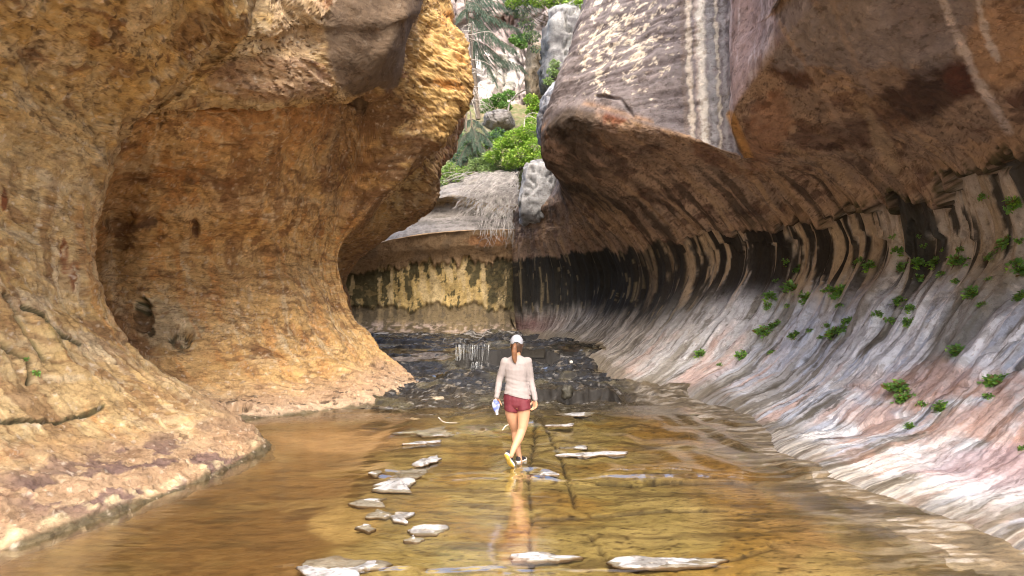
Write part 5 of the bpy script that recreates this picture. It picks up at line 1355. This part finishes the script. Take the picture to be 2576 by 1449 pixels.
PLANTS = [
    # x, y, width px, variant, label
    (2545, 512, 46, 3, 'large leafy clump highest on the right wall at the picture edge'),
    (2476, 498, 26, 1, 'small fern tuft under the crusted rim, left of the highest large clump'),
    (2528, 606, 50, 3, 'tall trailing green clump below the highest clump at the right edge'),
    (2564, 600, 22, 0, 'small sprig at the right edge beside the tall trailing clump'),
    (2488, 641, 34, 1, 'slanted leafy tuft left of the tall trailing clump'),
    (2562, 668, 52, 2, 'pale wide clump with brown stalks at the right edge'),
    (2486, 697, 20, 0, 'tiny tuft on the blue grey streak below the slanted tuft'),
    (2566, 745, 44, 2, 'green clump above the grey dry band at the right edge'),
    (2446, 736, 44, 2, 'spreading pale clump at the top of the wide grey dry band'),
    (2463, 760, 26, 1, 'bright small tuft just below the spreading pale clump'),
    (2404, 656, 46, 3, 'tall dense bright clump in the middle of the pale streaks'),
    (2414, 622, 26, 1, 'small tuft directly above the tall dense clump'),
    (2351, 657, 38, 2, 'leafy clump left of the tall dense clump'),
    (2367, 625, 18, 0, 'brownish tiny tuft between two pale streaks near the fringe'),
    (2364, 682, 22, 1, 'pale small tuft below and left of the tall dense clump'),
    (2306, 657, 38, 2, 'dark leafy clump at the right side of the deep dark groove'),
    (2319, 617, 20, 0, 'small tuft above the dark leafy clump beside the groove'),
    (2306, 592, 18, 0, 'sprig in the deep dark groove high under the fringe'),
    (2309, 691, 28, 1, 'loose pale green tuft under the dark leafy clump'),
    (2393, 705, 24, 0, 'withered sprig below the tall dense clump'),
    (2261, 624, 30, 2, 'bright clump on the left rim of the deep dark groove'),
    (2240, 594, 20, 0, 'tiny tuft high under the hanging flake left of the groove'),
    (2262, 668, 30, 2, 'narrow upright clump under the bright groove rim clump'),
    (2192, 665, 36, 2, 'rounded clump beneath a small dark notch'),
    (2152, 654, 30, 1, 'loose clump left of the rounded clump by the notch'),
    (2264, 752, 34, 2, 'bright clump on a white streak in mid wall'),
    (2285, 771, 30, 2, 'tidy yellow green rosette just below the bright streak clump'),
    (2211, 784, 28, 1, 'dark small clump left of the yellow green rosette'),
    (2240, 802, 28, 1, 'yellowish clump below the dark small clump'),
    (2286, 806, 34, 2, 'blue green clump right of the yellowish clump'),
    (2102, 726, 42, 3, 'large leafy clump at the foot of the brown grooves'),
    (2070, 726, 20, 0, 'faint tuft left of the large clump under the brown grooves'),
    (2024, 746, 40, 3, 'dense rounded fern clump, right one of a dark pair'),
    (1988, 722, 42, 3, 'dark broad clump, left one of the pair under a small ledge'),
    (2002, 673, 28, 2, 'small bright clump on a ledge beneath the brown fringe'),
    (1975, 652, 22, 1, 'little tuft left of and above the bright ledge clump'),
    (1946, 703, 18, 0, 'tiny tuft at the left end of the plants, below the fringe'),
    (1933, 742, 36, 2, 'straggling clump left of the dark pair'),
    (1978, 766, 20, 0, 'small dark tuft beneath the dark broad clump'),
    (1925, 765, 24, 1, 'loose tuft below the straggling clump'),
    (2107, 765, 22, 1, 'grey green tuft below the large clump under the brown grooves'),
    (2102, 832, 50, 3, 'largest bright clump in the middle of the ramp'),
    (2134, 802, 30, 2, 'narrow clump just above right of the largest ramp clump'),
    (2078, 816, 24, 1, 'small tuft left of the largest ramp clump'),
    (2058, 843, 16, 0, 'tiny tuft low left of the largest ramp clump'),
    (1991, 840, 30, 2, 'flat clump on the pale streaks of the lower ramp'),
    (2026, 830, 18, 0, 'pale tuft right of the flat ramp clump'),
    (1948, 812, 34, 2, 'long clump along the diagonal joint, upper one'),
    (1920, 832, 40, 3, 'bushy clump along the diagonal joint, lower one'),
    (1868, 890, 30, 2, 'clump rooted in the diagonal joint low on the ramp'),
    (1762, 886, 32, 2, 'leftmost clump on the brown foot of the bend'),
    (1812, 912, 16, 0, 'tiny bright sprig between the leftmost clump and the joint'),
    (1935, 882, 20, 0, 'pale tuft at the top of a pink patch low on the ramp'),
    (2404, 878, 46, 2, 'airy clump at the lower end of the wide grey dry band'),
    (2266, 975, 60, 3, 'tall leafy clump, biggest of those on the red ramp'),
    (2272, 998, 44, 3, 'low leafy clump at the base of the biggest red ramp clump'),
    (2316, 1012, 26, 1, 'small bright rosette right of the biggest red ramp clump'),
    (2366, 1022, 44, 2, 'yellow green clump in the dark crack of the red ramp'),
    (2286, 1069, 28, 2, 'lowest bright rosette near the stripes by the stream'),
    (2498, 956, 56, 3, 'wide leafy clump on the crack near the right edge'),
    (2476, 992, 28, 1, 'small tuft under the wide clump on the crack'),
    (2572, 1122, 26, 1, 'lone tuft low at the right picture edge'),
]
for x, y, w, vi, lb in PLANTS:
    dd = np.hypot(gxm - x, gym - y)
    near = dd < dd.min() + 6
    k = np.argmin(np.where(near, gdm, 1e9))
    iu_, iv_ = gi[k]
    pos = Pg_[iu_, iv_]; nrm = Ng_[iu_, iv_]
    s = w * pos[1] / FX * .80
    e = empty('wall_plant', pos, lb, 'plant', 'small green plants rooted in the right canyon wall')
    zax = Vector(nrm) * .8 + Vector((0, 0, .7))
    e.rotation_euler = (zax.to_track_quat('Z', 'Y') @ Matrix.Rotation(rnd.uniform(0, 6.28), 4, 'Z').to_quaternion()).to_euler()
    e.scale = (s, s, s)
    lm, smh = ROS[vi]
    link(bpy.data.objects.new('leaf', lm), e)
    link(bpy.data.objects.new('stem', smh), e)
# moss tufts on the near left wall
Pg2 = Pl; lx, ly = proj(Pl)
for x, y, w, lb in [(85, 940, 26, 'small dark green moss tuft at the end of the left wall crack'), (70, 905, 20, 'tiny moss patch higher in the same crack on the left wall')]:
    dd = np.hypot(lx - x, ly - y); k = np.unravel_index(np.argmin(dd), dd.shape); pos = Pl[k]; s = w * pos[1] / FX * .6
    e = empty('moss_tuft', pos, lb, 'moss'); e.scale = (s, s, s); e.rotation_euler = Vector(Nl2[k]).to_track_quat('Z', 'Y').to_euler()
    link(bpy.data.objects.new('leaf', ROS[1][0]), e)
# ================================================================== THE WALKER
def ring_loft(rings):
    """rings: list of (centre, ax, ay) vectors -> closed loft, 20 sides"""
    S = 20; th = np.arange(S) / S * 2 * math.pi
    V_ = np.concatenate([np.array(c)[None] + np.cos(th)[:, None] * np.array(a)[None] + np.sin(th)[:, None] * np.array(b)[None] for c, a, b in rings])
    k = len(rings)
    i = np.arange(k * S).reshape(k, S); j = np.roll(i, -1, 1)
    F = np.stack([i[:-1], j[:-1], j[1:], i[1:]], -1).reshape(-1, 4)
    tri = np.concatenate([F[:, [0, 1, 2]], F[:, [0, 2, 3]]])
    n = len(V_)
    V_ = np.concatenate([V_, [rings[0][0]], [rings[-1][0]]])
    c0 = np.stack([j[0], i[0], np.full(S, n)], 1); c1 = np.stack([i[-1], j[-1], np.full(S, n + 1)], 1)
    return V_, np.concatenate([tri, c0, c1])

def limb(pts, rad, n=16, flat=1.0, side=(1, 0, 0), caps=True):
    """tapered rounded limb through the joints; flat = depth/width"""
    pts = np.array(pts, float)
    q = bez(pts, n); r = np.interp(np.linspace(0, 1, len(q)), np.linspace(0, 1, len(pts)), rad)
    # smoother radius
    q = list(q); r = list(r)
    if caps:
        d0 = (q[0] - q[1]); d0 /= np.linalg.norm(d0) + 1e-9; d1 = q[-1] - q[-2]; d1 /= np.linalg.norm(d1) + 1e-9
        pre = [(q[0] + d0 * r[0] * math.sin(t), r[0] * math.cos(t)) for t in (1.4, 1.0, .5)]
        post = [(q[-1] + d1 * r[-1] * math.sin(t), r[-1] * math.cos(t)) for t in (.5, 1.0, 1.4)]
        q = [p for p, _ in pre] + q + [p for p, _ in post]; r = [x for _, x in pre] + r + [x for _, x in post]
    q = np.array(q)
    tg = np.gradient(q, axis=0); tg /= np.linalg.norm(tg, axis=1)[:, None] + 1e-9
    rings = []
    for c, t, rr in zip(q, tg, r):
        b = np.cross(t, side); b /= np.linalg.norm(b) + 1e-9
        a = np.cross(b, t)
        rings.append((c, a * rr, b * rr * flat))
    return ring_loft(rings)

def ellipsoid(c, rx, ry, rz):
    return SBALL_V * np.array([rx, ry, rz]) + np.array(c), SBALL_F

def fuse(name, parts, voxel, mat, parent, smooth=4, wrinkle=None, post=None):
    V_, F_, off = [], [], 0
    for v, f in parts:
        V_.append(v); F_.append(np.asarray(f) + off); off += len(v)
    V_ = np.concatenate(V_); F_ = np.concatenate(F_)
    me = mesh_raw(name, V_ - np.array(parent.location), F_, mat)
    tmp = bpy.data.objects.new('fuse_source', me); C.objects.link(tmp)
    md = tmp.modifiers.new('remesh', 'REMESH'); md.mode = 'VOXEL'; md.voxel_size = voxel; md.use_smooth_shade = True
    ms = tmp.modifiers.new('smooth', 'SMOOTH'); ms.factor = .5; ms.iterations = smooth
    dg = bpy.context.evaluated_depsgraph_get()
    m2 = bpy.data.meshes.new_from_object(tmp.evaluated_get(dg))
    bpy.data.objects.remove(tmp); bpy.data.meshes.remove(me)
    m2.name = name
    n = len(m2.vertices); co = np.empty(n * 3, np.float32); m2.vertices.foreach_get('co', co); co = co.reshape(-1, 3)
    no = np.empty(n * 3, np.float32); m2.vertices.foreach_get('normal', no); no = no.reshape(-1, 3)
    if wrinkle is not None:
        co = co + no * wrinkle(co + np.array(parent.location))[:, None]
    if post is not None: co = post(co + np.array(parent.location)) - np.array(parent.location)
    m2.vertices.foreach_set('co', np.ascontiguousarray(co, np.float32).ravel()); m2.update()
    m2.polygons.foreach_set('use_smooth', np.ones(len(m2.polygons), bool))
    m2.materials.clear(); m2.materials.append(mat)
    o = link(bpy.data.objects.new(name, m2), parent)
    return o

M_skin = plain_material('skin', (.50, .27, .165), .5, .06, 12)
M_shirt = plain_material('shirt_cloth', (.28, .245, .243), .85, .05, 30)
M_short = plain_material('burgundy_cloth', (.125, .017, .027), .7, .12, 25, .2, bdist=.002)
M_cap = plain_material('cap_cloth', (.29, .30, .345), .85, .06, 30)
M_hair = plain_material('brown_hair', (.06, .03, .018), .55, .35, 20)
M_hairlt = plain_material('light_brown_hair', (.17, .075, .035), .5, .35, 20)
M_shoe = plain_material('shoe_black', (.03, .028, .032), .7, .3, 30)
M_mid = plain_material('midsole_white', (.72, .70, .66), .7, .08, 20)
M_solem = plain_material('sole_yellow', (.62, .42, .08), .7, .25, 30, .3, bdist=.003)
M_dark = plain_material('dark_gap', (.03, .022, .02), .9, .2, 20)

YP = 9.30
root = empty('person', P(1300, 1166, 9.40) * np.array([1, 1, 0]) + np.array([0, 0, .03]), 'woman walking away upstream in a pale long sleeved top, burgundy shorts and cap', 'person')

# legs, arms, hands, neck and head: one continuous body
lh, rh = P(1286, 1006, 9.30), P(1317, 1004, 9.28)
body = []
body.append(limb([lh, P(1286.5, 1038, 9.31), P(1292, 1066, 9.37), P(1296, 1083, 9.42), P(1298.5, 1106, 9.42), P(1303, 1132, 9.41), P(1307, 1152, 9.40), P(1308, 1161, 9.40)], [.080, .080, .062, .050, .051, .037, .030, .032], 32))
body.append(limb([rh, P(1317.5, 1036, 9.27), P(1315.5, 1066, 9.26), P(1312, 1084, 9.245), P(1305, 1102, 9.19), P(1296, 1121, 9.12), P(1288.5, 1139, 9.06), P(1286, 1146, 9.05)], [.080, .082, .065, .053, .055, .042, .031, .030], 32))
pel = []
for y, hw, dp, cx in [(975, 27, .085, 1300), (990, 31, .105, 1300.5), (1005, 33, .115, 1301), (1020, 32, .11, 1301.5), (1028, 24, .08, 1301.5)]:
    pel.append((P(cx, y, YP), (hw * .00503, 0, 0), (0, dp, 0)))
body.append(ring_loft(pel))
tor = []
for y, hw, dp, cx in [(897, 12, .05, 1299.5), (903, 24, .065, 1299.5), (912, 30, .085, 1299.5), (930, 28, .095, 1299.5), (950, 25, .088, 1299), (968, 24, .08, 1299.5), (985, 28, .09, 1300)]:
    tor.append((P(cx, y, YP + .01), (hw * .00503, 0, 0), (0, dp, 0)))
body.append(ring_loft(tor))
def arm(sh, el, wr): return limb([sh, (sh + el) / 2, el, (el * .6 + wr * .4), wr], [.044, .040, .033, .033, .024], 20)
lsh, lel, lwr = P(1269, 909, 9.30), P(1257.5, 953, 9.33), P(1249.5, 998, 9.24)
rsh, rel, rwr = P(1329, 908, 9.30), P(1335, 954, 9.33), P(1346.5, 1005, 9.25)
body.append(arm(lsh, lel, lwr)); body.append(arm(rsh, rel, rwr))
def hand(wr, down, out, curl, k=1.0):
    """palm, four bent fingers and a thumb; down = finger direction, out = across the palm to the thumb, curl = bend direction"""
    down, out, curl = [np.array(v, float) / np.linalg.norm(v) for v in (down, out, curl)]
    parts = [limb([wr, wr + down * .035 * k, wr + down * .075 * k], [.022 * k, .033 * k, .036 * k], 8, .42, tuple(out))]
    for i, (o_, ln) in enumerate([(.027, .066), (.0095, .075), (-.0085, .070), (-.0255, .054)]):
        b = wr + down * (.076 - .004 * abs(i - 1)) * k + out * o_ * k
        m1 = b + (down * .85 + curl * .35) * ln * .45 * k; m2 = m1 + (down * .6 + curl * .7) * ln * .32 * k; m3 = m2 + (down * .3 + curl * .85) * ln * .25 * k
        parts.append(limb([b - down * .02, b, m1, m2, m3], [.009, .0095, .0085, .0078, .0065], 12))
    tb = wr + down * .024 * k + out * .024 * k
    parts.append(limb([tb, tb + (out * .75 + down * .6 + curl * .25) * .03 * k, tb + (out * .6 + down * .9 + curl * .45) * .056 * k, tb + (out * .4 + down * .95 + curl * .6) * .074 * k], [.013, .0115, .0095, .008], 10))
    return parts
body += hand(lwr, (-.12, .0, -1), (.55, .8, -.1), (.55, -.15, -.1))
body += hand(rwr, (.0, .02, -1), (-.75, .62, 0), (-.55, -.3, -.1))
body.append(limb([P(1299.5, 898, YP), P(1300, 885, YP), P(1300, 872, YP + .01)], [.052, .047, .048], 8))
hc = P(1300, 866, YP + .005)
body.append(ellipsoid(hc + [0, 0, .005], .070, .088, .098))
body.append(ellipsoid(hc + [0, .035, -.045], .052, .055, .062))                     # jaw
body.append(limb([hc + [0, .085, .015], hc + [0, .103, -.012], hc + [0, .088, -.022]], [.010, .013, .010], 6))   # nose
for sx in (-1, 1): body.append(ellipsoid(hc + [sx * .073, .0, -.008], .008, .02, .03))   # ears
body.append(ellipsoid(hc + [0, .078, -.05], .022, .012, .010))                       # mouth
fuse('body', body, .0055, M_skin, root, 3)
for sx in (-1, 1):
    v, f = ellipsoid(hc + [sx * .028, .080, .012], .011, .009, .007)
    child('eye', v, f, M_dark, root)

# shirt
shirt = []
rings = []
for y, hw, dp, cx in [(893.5, 11, .055, 1299.5), (896, 14, .060, 1299.5), (900, 23, .070, 1299.5), (906, 31.5, .082, 1299.5), (914, 34, .098, 1299.5), (930, 31, .106, 1299.5), (948, 28.2, .100, 1299), (962, 27.5, .097, 1299), (975, 29.5, .108, 1299.5), (988, 33, .124, 1300.5), (1000, 34.5, .131, 1301), (1008, 35, .132, 1301)]:
    rings.append((P(cx, y, YP + .005), (hw * .00503, 0, 0), (0, dp, 0)))
shirt.append(ring_loft(rings))
def sleeve(sh, el, wr):
    d = (wr - el) / np.linalg.norm(wr - el)
    return limb([sh, sh * .55 + el * .45, el, el * .5 + wr * .5, wr - d * .004], [.062, .053, .045, .040, .034], 22)
shirt.append(sleeve(lsh + [.012, 0, -.01], lel, lwr)); shirt.append(sleeve(rsh + [-.012, 0, -.01], rel, rwr))
def wrk(p):
    x, z = p[:, 0], p[:, 2]
    _, yy_ = proj(p)
    arm_ = (np.abs(x - .055) > .175)
    a = .0055 * fbm(st(x * 5, p[:, 1] * 4, z * 20 + 5 * x), 2, seed=200)
    w = np.where(arm_, .9, .35 + 1.0 * sm(yy_, 945, 965))
    b = .004 * fbm(st(x * 12, p[:, 1] * 6, z * 3), 2, seed=201) * (1 - sm(yy_, 945, 965)) * (~arm_)
    return a * w + b
def hem(p):
    x, y = proj(p)
    lim = np.interp(x, [1262, 1272, 1300, 1336, 1342], [988, 991, 999, 1007, 1007])
    mid = (x > 1262) & (x < 1337)
    zmax = np.array([0.0])
    p = p.copy()
    over = mid & (y > lim)
    dz = (y - lim) * .00503
    p[over, 2] += dz[over] * .97
    return p
sh_o = fuse('shirt', shirt, .0065, M_shirt, root, 4, wrk, hem)

# shorts with two short legs
rings = []
shorts = []
for y, hw, dp, cx in [(978, 28, .100, 1300), (990, 32.5, .117, 1300.5), (1004, 34, .126, 1301), (1018, 33.5, .122, 1301.5), (1025, 28, .10, 1301.5)]:
    rings.append((P(cx, y, YP), (hw * .00503, 0, 0), (0, dp, 0)))
shorts.append(ring_loft(rings))
shorts.append(ring_loft([(P(1287, 1008, 9.30), (.078, 0, 0), (0, .10, 0)), (P(1285.5, 1022, 9.30), (.086, 0, 0), (0, .108, 0)), (P(1285.5, 1031, 9.305), (.089, 0, -.012), (0, .108, 0)), (P(1286, 1035, 9.305), (.086, 0, -.014), (0, .105, 0))]))
shorts.append(ring_loft([(P(1316, 1006, 9.28), (.080, 0, 0), (0, .10, 0)), (P(1317.5, 1019, 9.275), (.086, 0, 0), (0, .108, 0)), (P(1318, 1027, 9.27), (.088, 0, .015), (0, .108, 0)), (P(1318, 1031, 9.27), (.086, 0, .016), (0, .105, 0))]))
fuse('shorts', shorts, .006, M_short, root, 3, lambda p: .006 * fbm(st(p[:, 0] * 16, p[:, 1] * 8, p[:, 2] * 10), 3, seed=202))

# cap: crown, band with the arched opening at the back, brim
cv, cf = BALL_V * np.array([.081, .100, .098]), BALL_F
th = np.arctan2(cv[:, 0], -cv[:, 1])                                                # 0 at the back
low = -.022 + .030 * np.exp(-(th / .42) ** 2) - .012 * sm(np.abs(th), .5, 1.2)
cv2 = cv.copy(); below = cv2[:, 2] < low
rad = np.hypot(cv2[:, 0] / .081, cv2[:, 1] / .100)
cv2[below, 2] = low[below]
k = 1.0 / np.maximum(rad, .25)
fk = np.all(below[cf], axis=1) & np.all(cv[cf][:, :, 2] < -.05, axis=1)
# close the underside by keeping only the dome and a turned-in rim
cf2 = cf[~np.all(below[cf], axis=1)]
capo = child('cap', cv2 + hc + np.array([0, -.002, .024]), cf2, M_cap, root)
bm = []
for t in np.linspace(-1, 1, 15):
    for s in np.linspace(0, 1, 6):
        bm.append(hc + np.array([.078 * math.sin(t * 1.25), .075 * math.cos(t * 1.25) + .075 * s * (1 - .35 * t * t), .018 - .02 * s - .012 * t * t]))
bm = np.array(bm); bt = np.concatenate([bm, bm - [0, 0, .004]])
gf = grid_faces(15, 6)
child('brim', bt, np.concatenate([gf, gf[:, ::-1] + 90]), M_cap, root)
v, f = ellipsoid(hc + [-.012, -.094, .020], .022, .008, .014)
child('strap_opening', v, f, M_dark, root)
rngp = np.random.default_rng(3)
# hair: close cap of hair below the cap and the ponytail
def strand(p): return .004 * fbm(st(p[:, 0] * 60, p[:, 1] * 20, p[:, 2] * 6), 3, seed=203)
hv = [ellipsoid(hc + [0, -.012, -.006], .078, .088, .094), ellipsoid(hc + [.048, -.01, -.06], .026, .045, .05), ellipsoid(hc + [-.05, -.01, -.055], .022, .04, .045), ellipsoid(hc + [0, -.045, -.05], .05, .04, .05)]
hair = fuse('hair', hv, .006, M_hair, root, 3, strand)
def cuthair(o):
    me = o.data; n = len(me.vertices); co = np.empty(n * 3, np.float32); me.vertices.foreach_get('co', co); co = co.reshape(-1, 3)
    y = co[:, 1] + root.location[1] - hc[1]; z = co[:, 2] + root.location[2] - hc[2]
    m_ = (z > .03); co[m_] = (co[m_] + np.array(root.location) - hc) * np.array([.92, .92, .96]) + hc - np.array(root.location)
    me.vertices.foreach_set('co', co.ravel()); me.update()
cuthair(hair)
pt = [hc + [-.022, -.094, .008], hc + [-.027, -.125, -.028], hc + [-.031, -.132, -.085], hc + [-.030, -.122, -.145], hc + [-.026, -.115, -.195], hc + [-.020, -.112, -.228]]
pony = fuse('ponytail', [limb(pt, [.014, .027, .034, .033, .026, .010], 24, .75)], .0045, M_hairlt, root, 2, strand)

# shoes
def shoe(heel, fwd, up, L_, side_flip):
    fwd = np.array(fwd, float); fwd /= np.linalg.norm(fwd); up = np.array(up, float); up -= fwd * np.dot(up, fwd); up /= np.linalg.norm(up)
    rt = np.cross(fwd, up)
    T = lambda a: heel + a[:, :1] * rt + a[:, 1:2] * fwd + a[:, 2:3] * up
    n = 28
    u = np.linspace(0, 1, n)
    half = .034 * np.sqrt(np.clip(1 - ((u - .14) / .14).clip(None, 0) ** 2, 0, 1)) * np.interp(u, [0, .2, .45, .72, .9, 1], [1, 1, .9, 1.28, 1.0, .25])
    half[-1] = .006
    ring = np.concatenate([np.stack([half, u * L_, 0 * u], 1), np.stack([-half[::-1] , u[::-1] * L_, 0 * u], 1)])
    ring[:, 0] += .006 * side_flip * np.sin(ring[:, 1] / L_ * math.pi)
    m_ = len(ring); cen = np.array([0, L_ * .5, 0])
    def slabm(z0, z1, s0, s1, rock=.012):
        def lift(r): return rock * (np.clip((r[:, 1] / L_ - .72) / .28, 0, 1) ** 2)
        a = (ring - cen) * s0 + cen; a[:, 2] = z0 + lift(a); b = (ring - cen) * s1 + cen; b[:, 2] = z1 + lift(b)
        ca = np.array([[0, L_ * .5, z0]]); cb_ = np.array([[0, L_ * .5, z1]])
        V_ = np.concatenate([a, b, ca, cb_]); i = np.arange(m_); j = np.roll(i, -1)
        F_ = np.concatenate([np.stack([i, j, j + m_], 1), np.stack([i, j + m_, i + m_], 1), np.stack([j, i, np.full(m_, 2 * m_)], 1), np.stack([i + m_, j + m_, np.full(m_, 2 * m_ + 1)], 1)])
        return T(V_), F_
    rings = []
    for uu, w, h, z in [(.02, .024, .030, .045), (.10, .033, .042, .050), (.25, .036, .045, .052), (.42, .036, .040, .048), (.58, .039, .030, .040), (.75, .040, .022, .034), (.9, .030, .016, .030), (.98, .014, .010, .028)]:
        c = T(np.array([[.006 * side_flip * math.sin(uu * math.pi), uu * L_, z]]))[0]
        rings.append((c, rt * w, up * h))
    up_o = fuse('shoe', [ring_loft(rings)], .005, M_shoe, root, 2)
    v, f = slabm(.010, .032, 1.0, 1.02); child('midsole', v, f, M_mid, up_o).matrix_parent_inverse.identity()
    v, f = slabm(.0, .011, .95, .98); child('outsole', v, f, M_solem, up_o)
    # tread bars
    for t in (.2, .36, .62, .78):
        a = T(np.array([[-.028, t * L_, -.004], [.028, t * L_, -.004], [.028, (t + .035) * L_, -.004], [-.028, (t + .035) * L_, -.004], [-.028, t * L_, .004], [.028, t * L_, .004], [.028, (t + .035) * L_, .004], [-.028, (t + .035) * L_, .004]]))
        a = a + up * (.012 * max(0, (t - .72) / .28) ** 2)
    return up_o
for o in (): pass
# children of a part keep the part's frame (parts sit at the root's origin)
_child = child
def child(name, V_, F_, mat, parent, col=None, smooth=True):
    loc = np.array(root.location)
    me = mesh_raw(name, np.asarray(V_) - loc, F_, mat, smooth=smooth, col=col)
    return link(bpy.data.objects.new(name, me), parent)
hl = P(1301, 1166, 9.36)
shoe(hl, (.42, .9, 0), (0, 0, 1), .245, 1)
h0, t0 = P(1271.5, 1143, 9.02), P(1288.5, 1178, 9.13)
ax = t0 - h0
shoe(h0, ax, P(1291, 1139, 9.07) - h0 + np.array([.02, .10, 0]), float(np.linalg.norm(ax)) * 1.02, -1)

# what she carries in the left hand
c = lwr + np.array([-.012, -.01, -.085])
vv = []
nU, nV = 16, 10
for i in range(nU):
    t = i / (nU - 1)
    p0 = c + np.array([-.01 + .03 * t, -.012, .055 - .19 * t]); wdt = .018 + .028 * math.sin(min(1, t * 1.25) * math.pi) ** .8
    for j in range(nV):
        a = j / nV * 2 * math.pi
        vv.append(p0 + np.array([math.cos(a) * wdt, math.sin(a) * (.010 + .008 * t), .35 * wdt * math.cos(a)]))
vv = np.array(vv); vv = vv + .006 * st(fbm(vv * 18, 3, seed=210), fbm(vv * 18, 3, seed=211), fbm(vv * 18, 3, seed=212))
i = np.arange(nU * nV).reshape(nU, nV); j = np.roll(i, -1, 1)
F_ = np.stack([i[:-1], j[:-1], j[1:], i[1:]], -1).reshape(-1, 4)
ccol = np.ones((len(vv), 4)); nn = fbm(vv * 14, 3, seed=213)
ccol[:, :3] = mixc(np.ones((len(vv), 3)) * np.array((.28, .31, .42)), (.5, .5, .54), sm(nn, -.05, .15)); ccol[:, :3] = mixc(ccol[:, :3], (.10, .14, .42), sm(-nn, .1, .25))
m, nt, out = new_mat('shiny_held_object'); att = nd(nt, 'ShaderNodeAttribute', attribute_name='col'); bs = nd(nt, 'ShaderNodeBsdfPrincipled'); bs.inputs['Roughness'].default_value = .25
nt.links.new(att.outputs['Color'], bs.inputs['Base Color']); nt.links.new(bs.outputs[0], out.inputs['Surface'])
me = mesh_raw('held_object', vv - c, F_, m, col=ccol)  # held item of unknown kind, shaped as a crumpled sleeve
o = link(bpy.data.objects.new('held_object', me)); o.location = c
tag(o, 'small crumpled blue and white object held in the left hand of the walker', 'held_object')
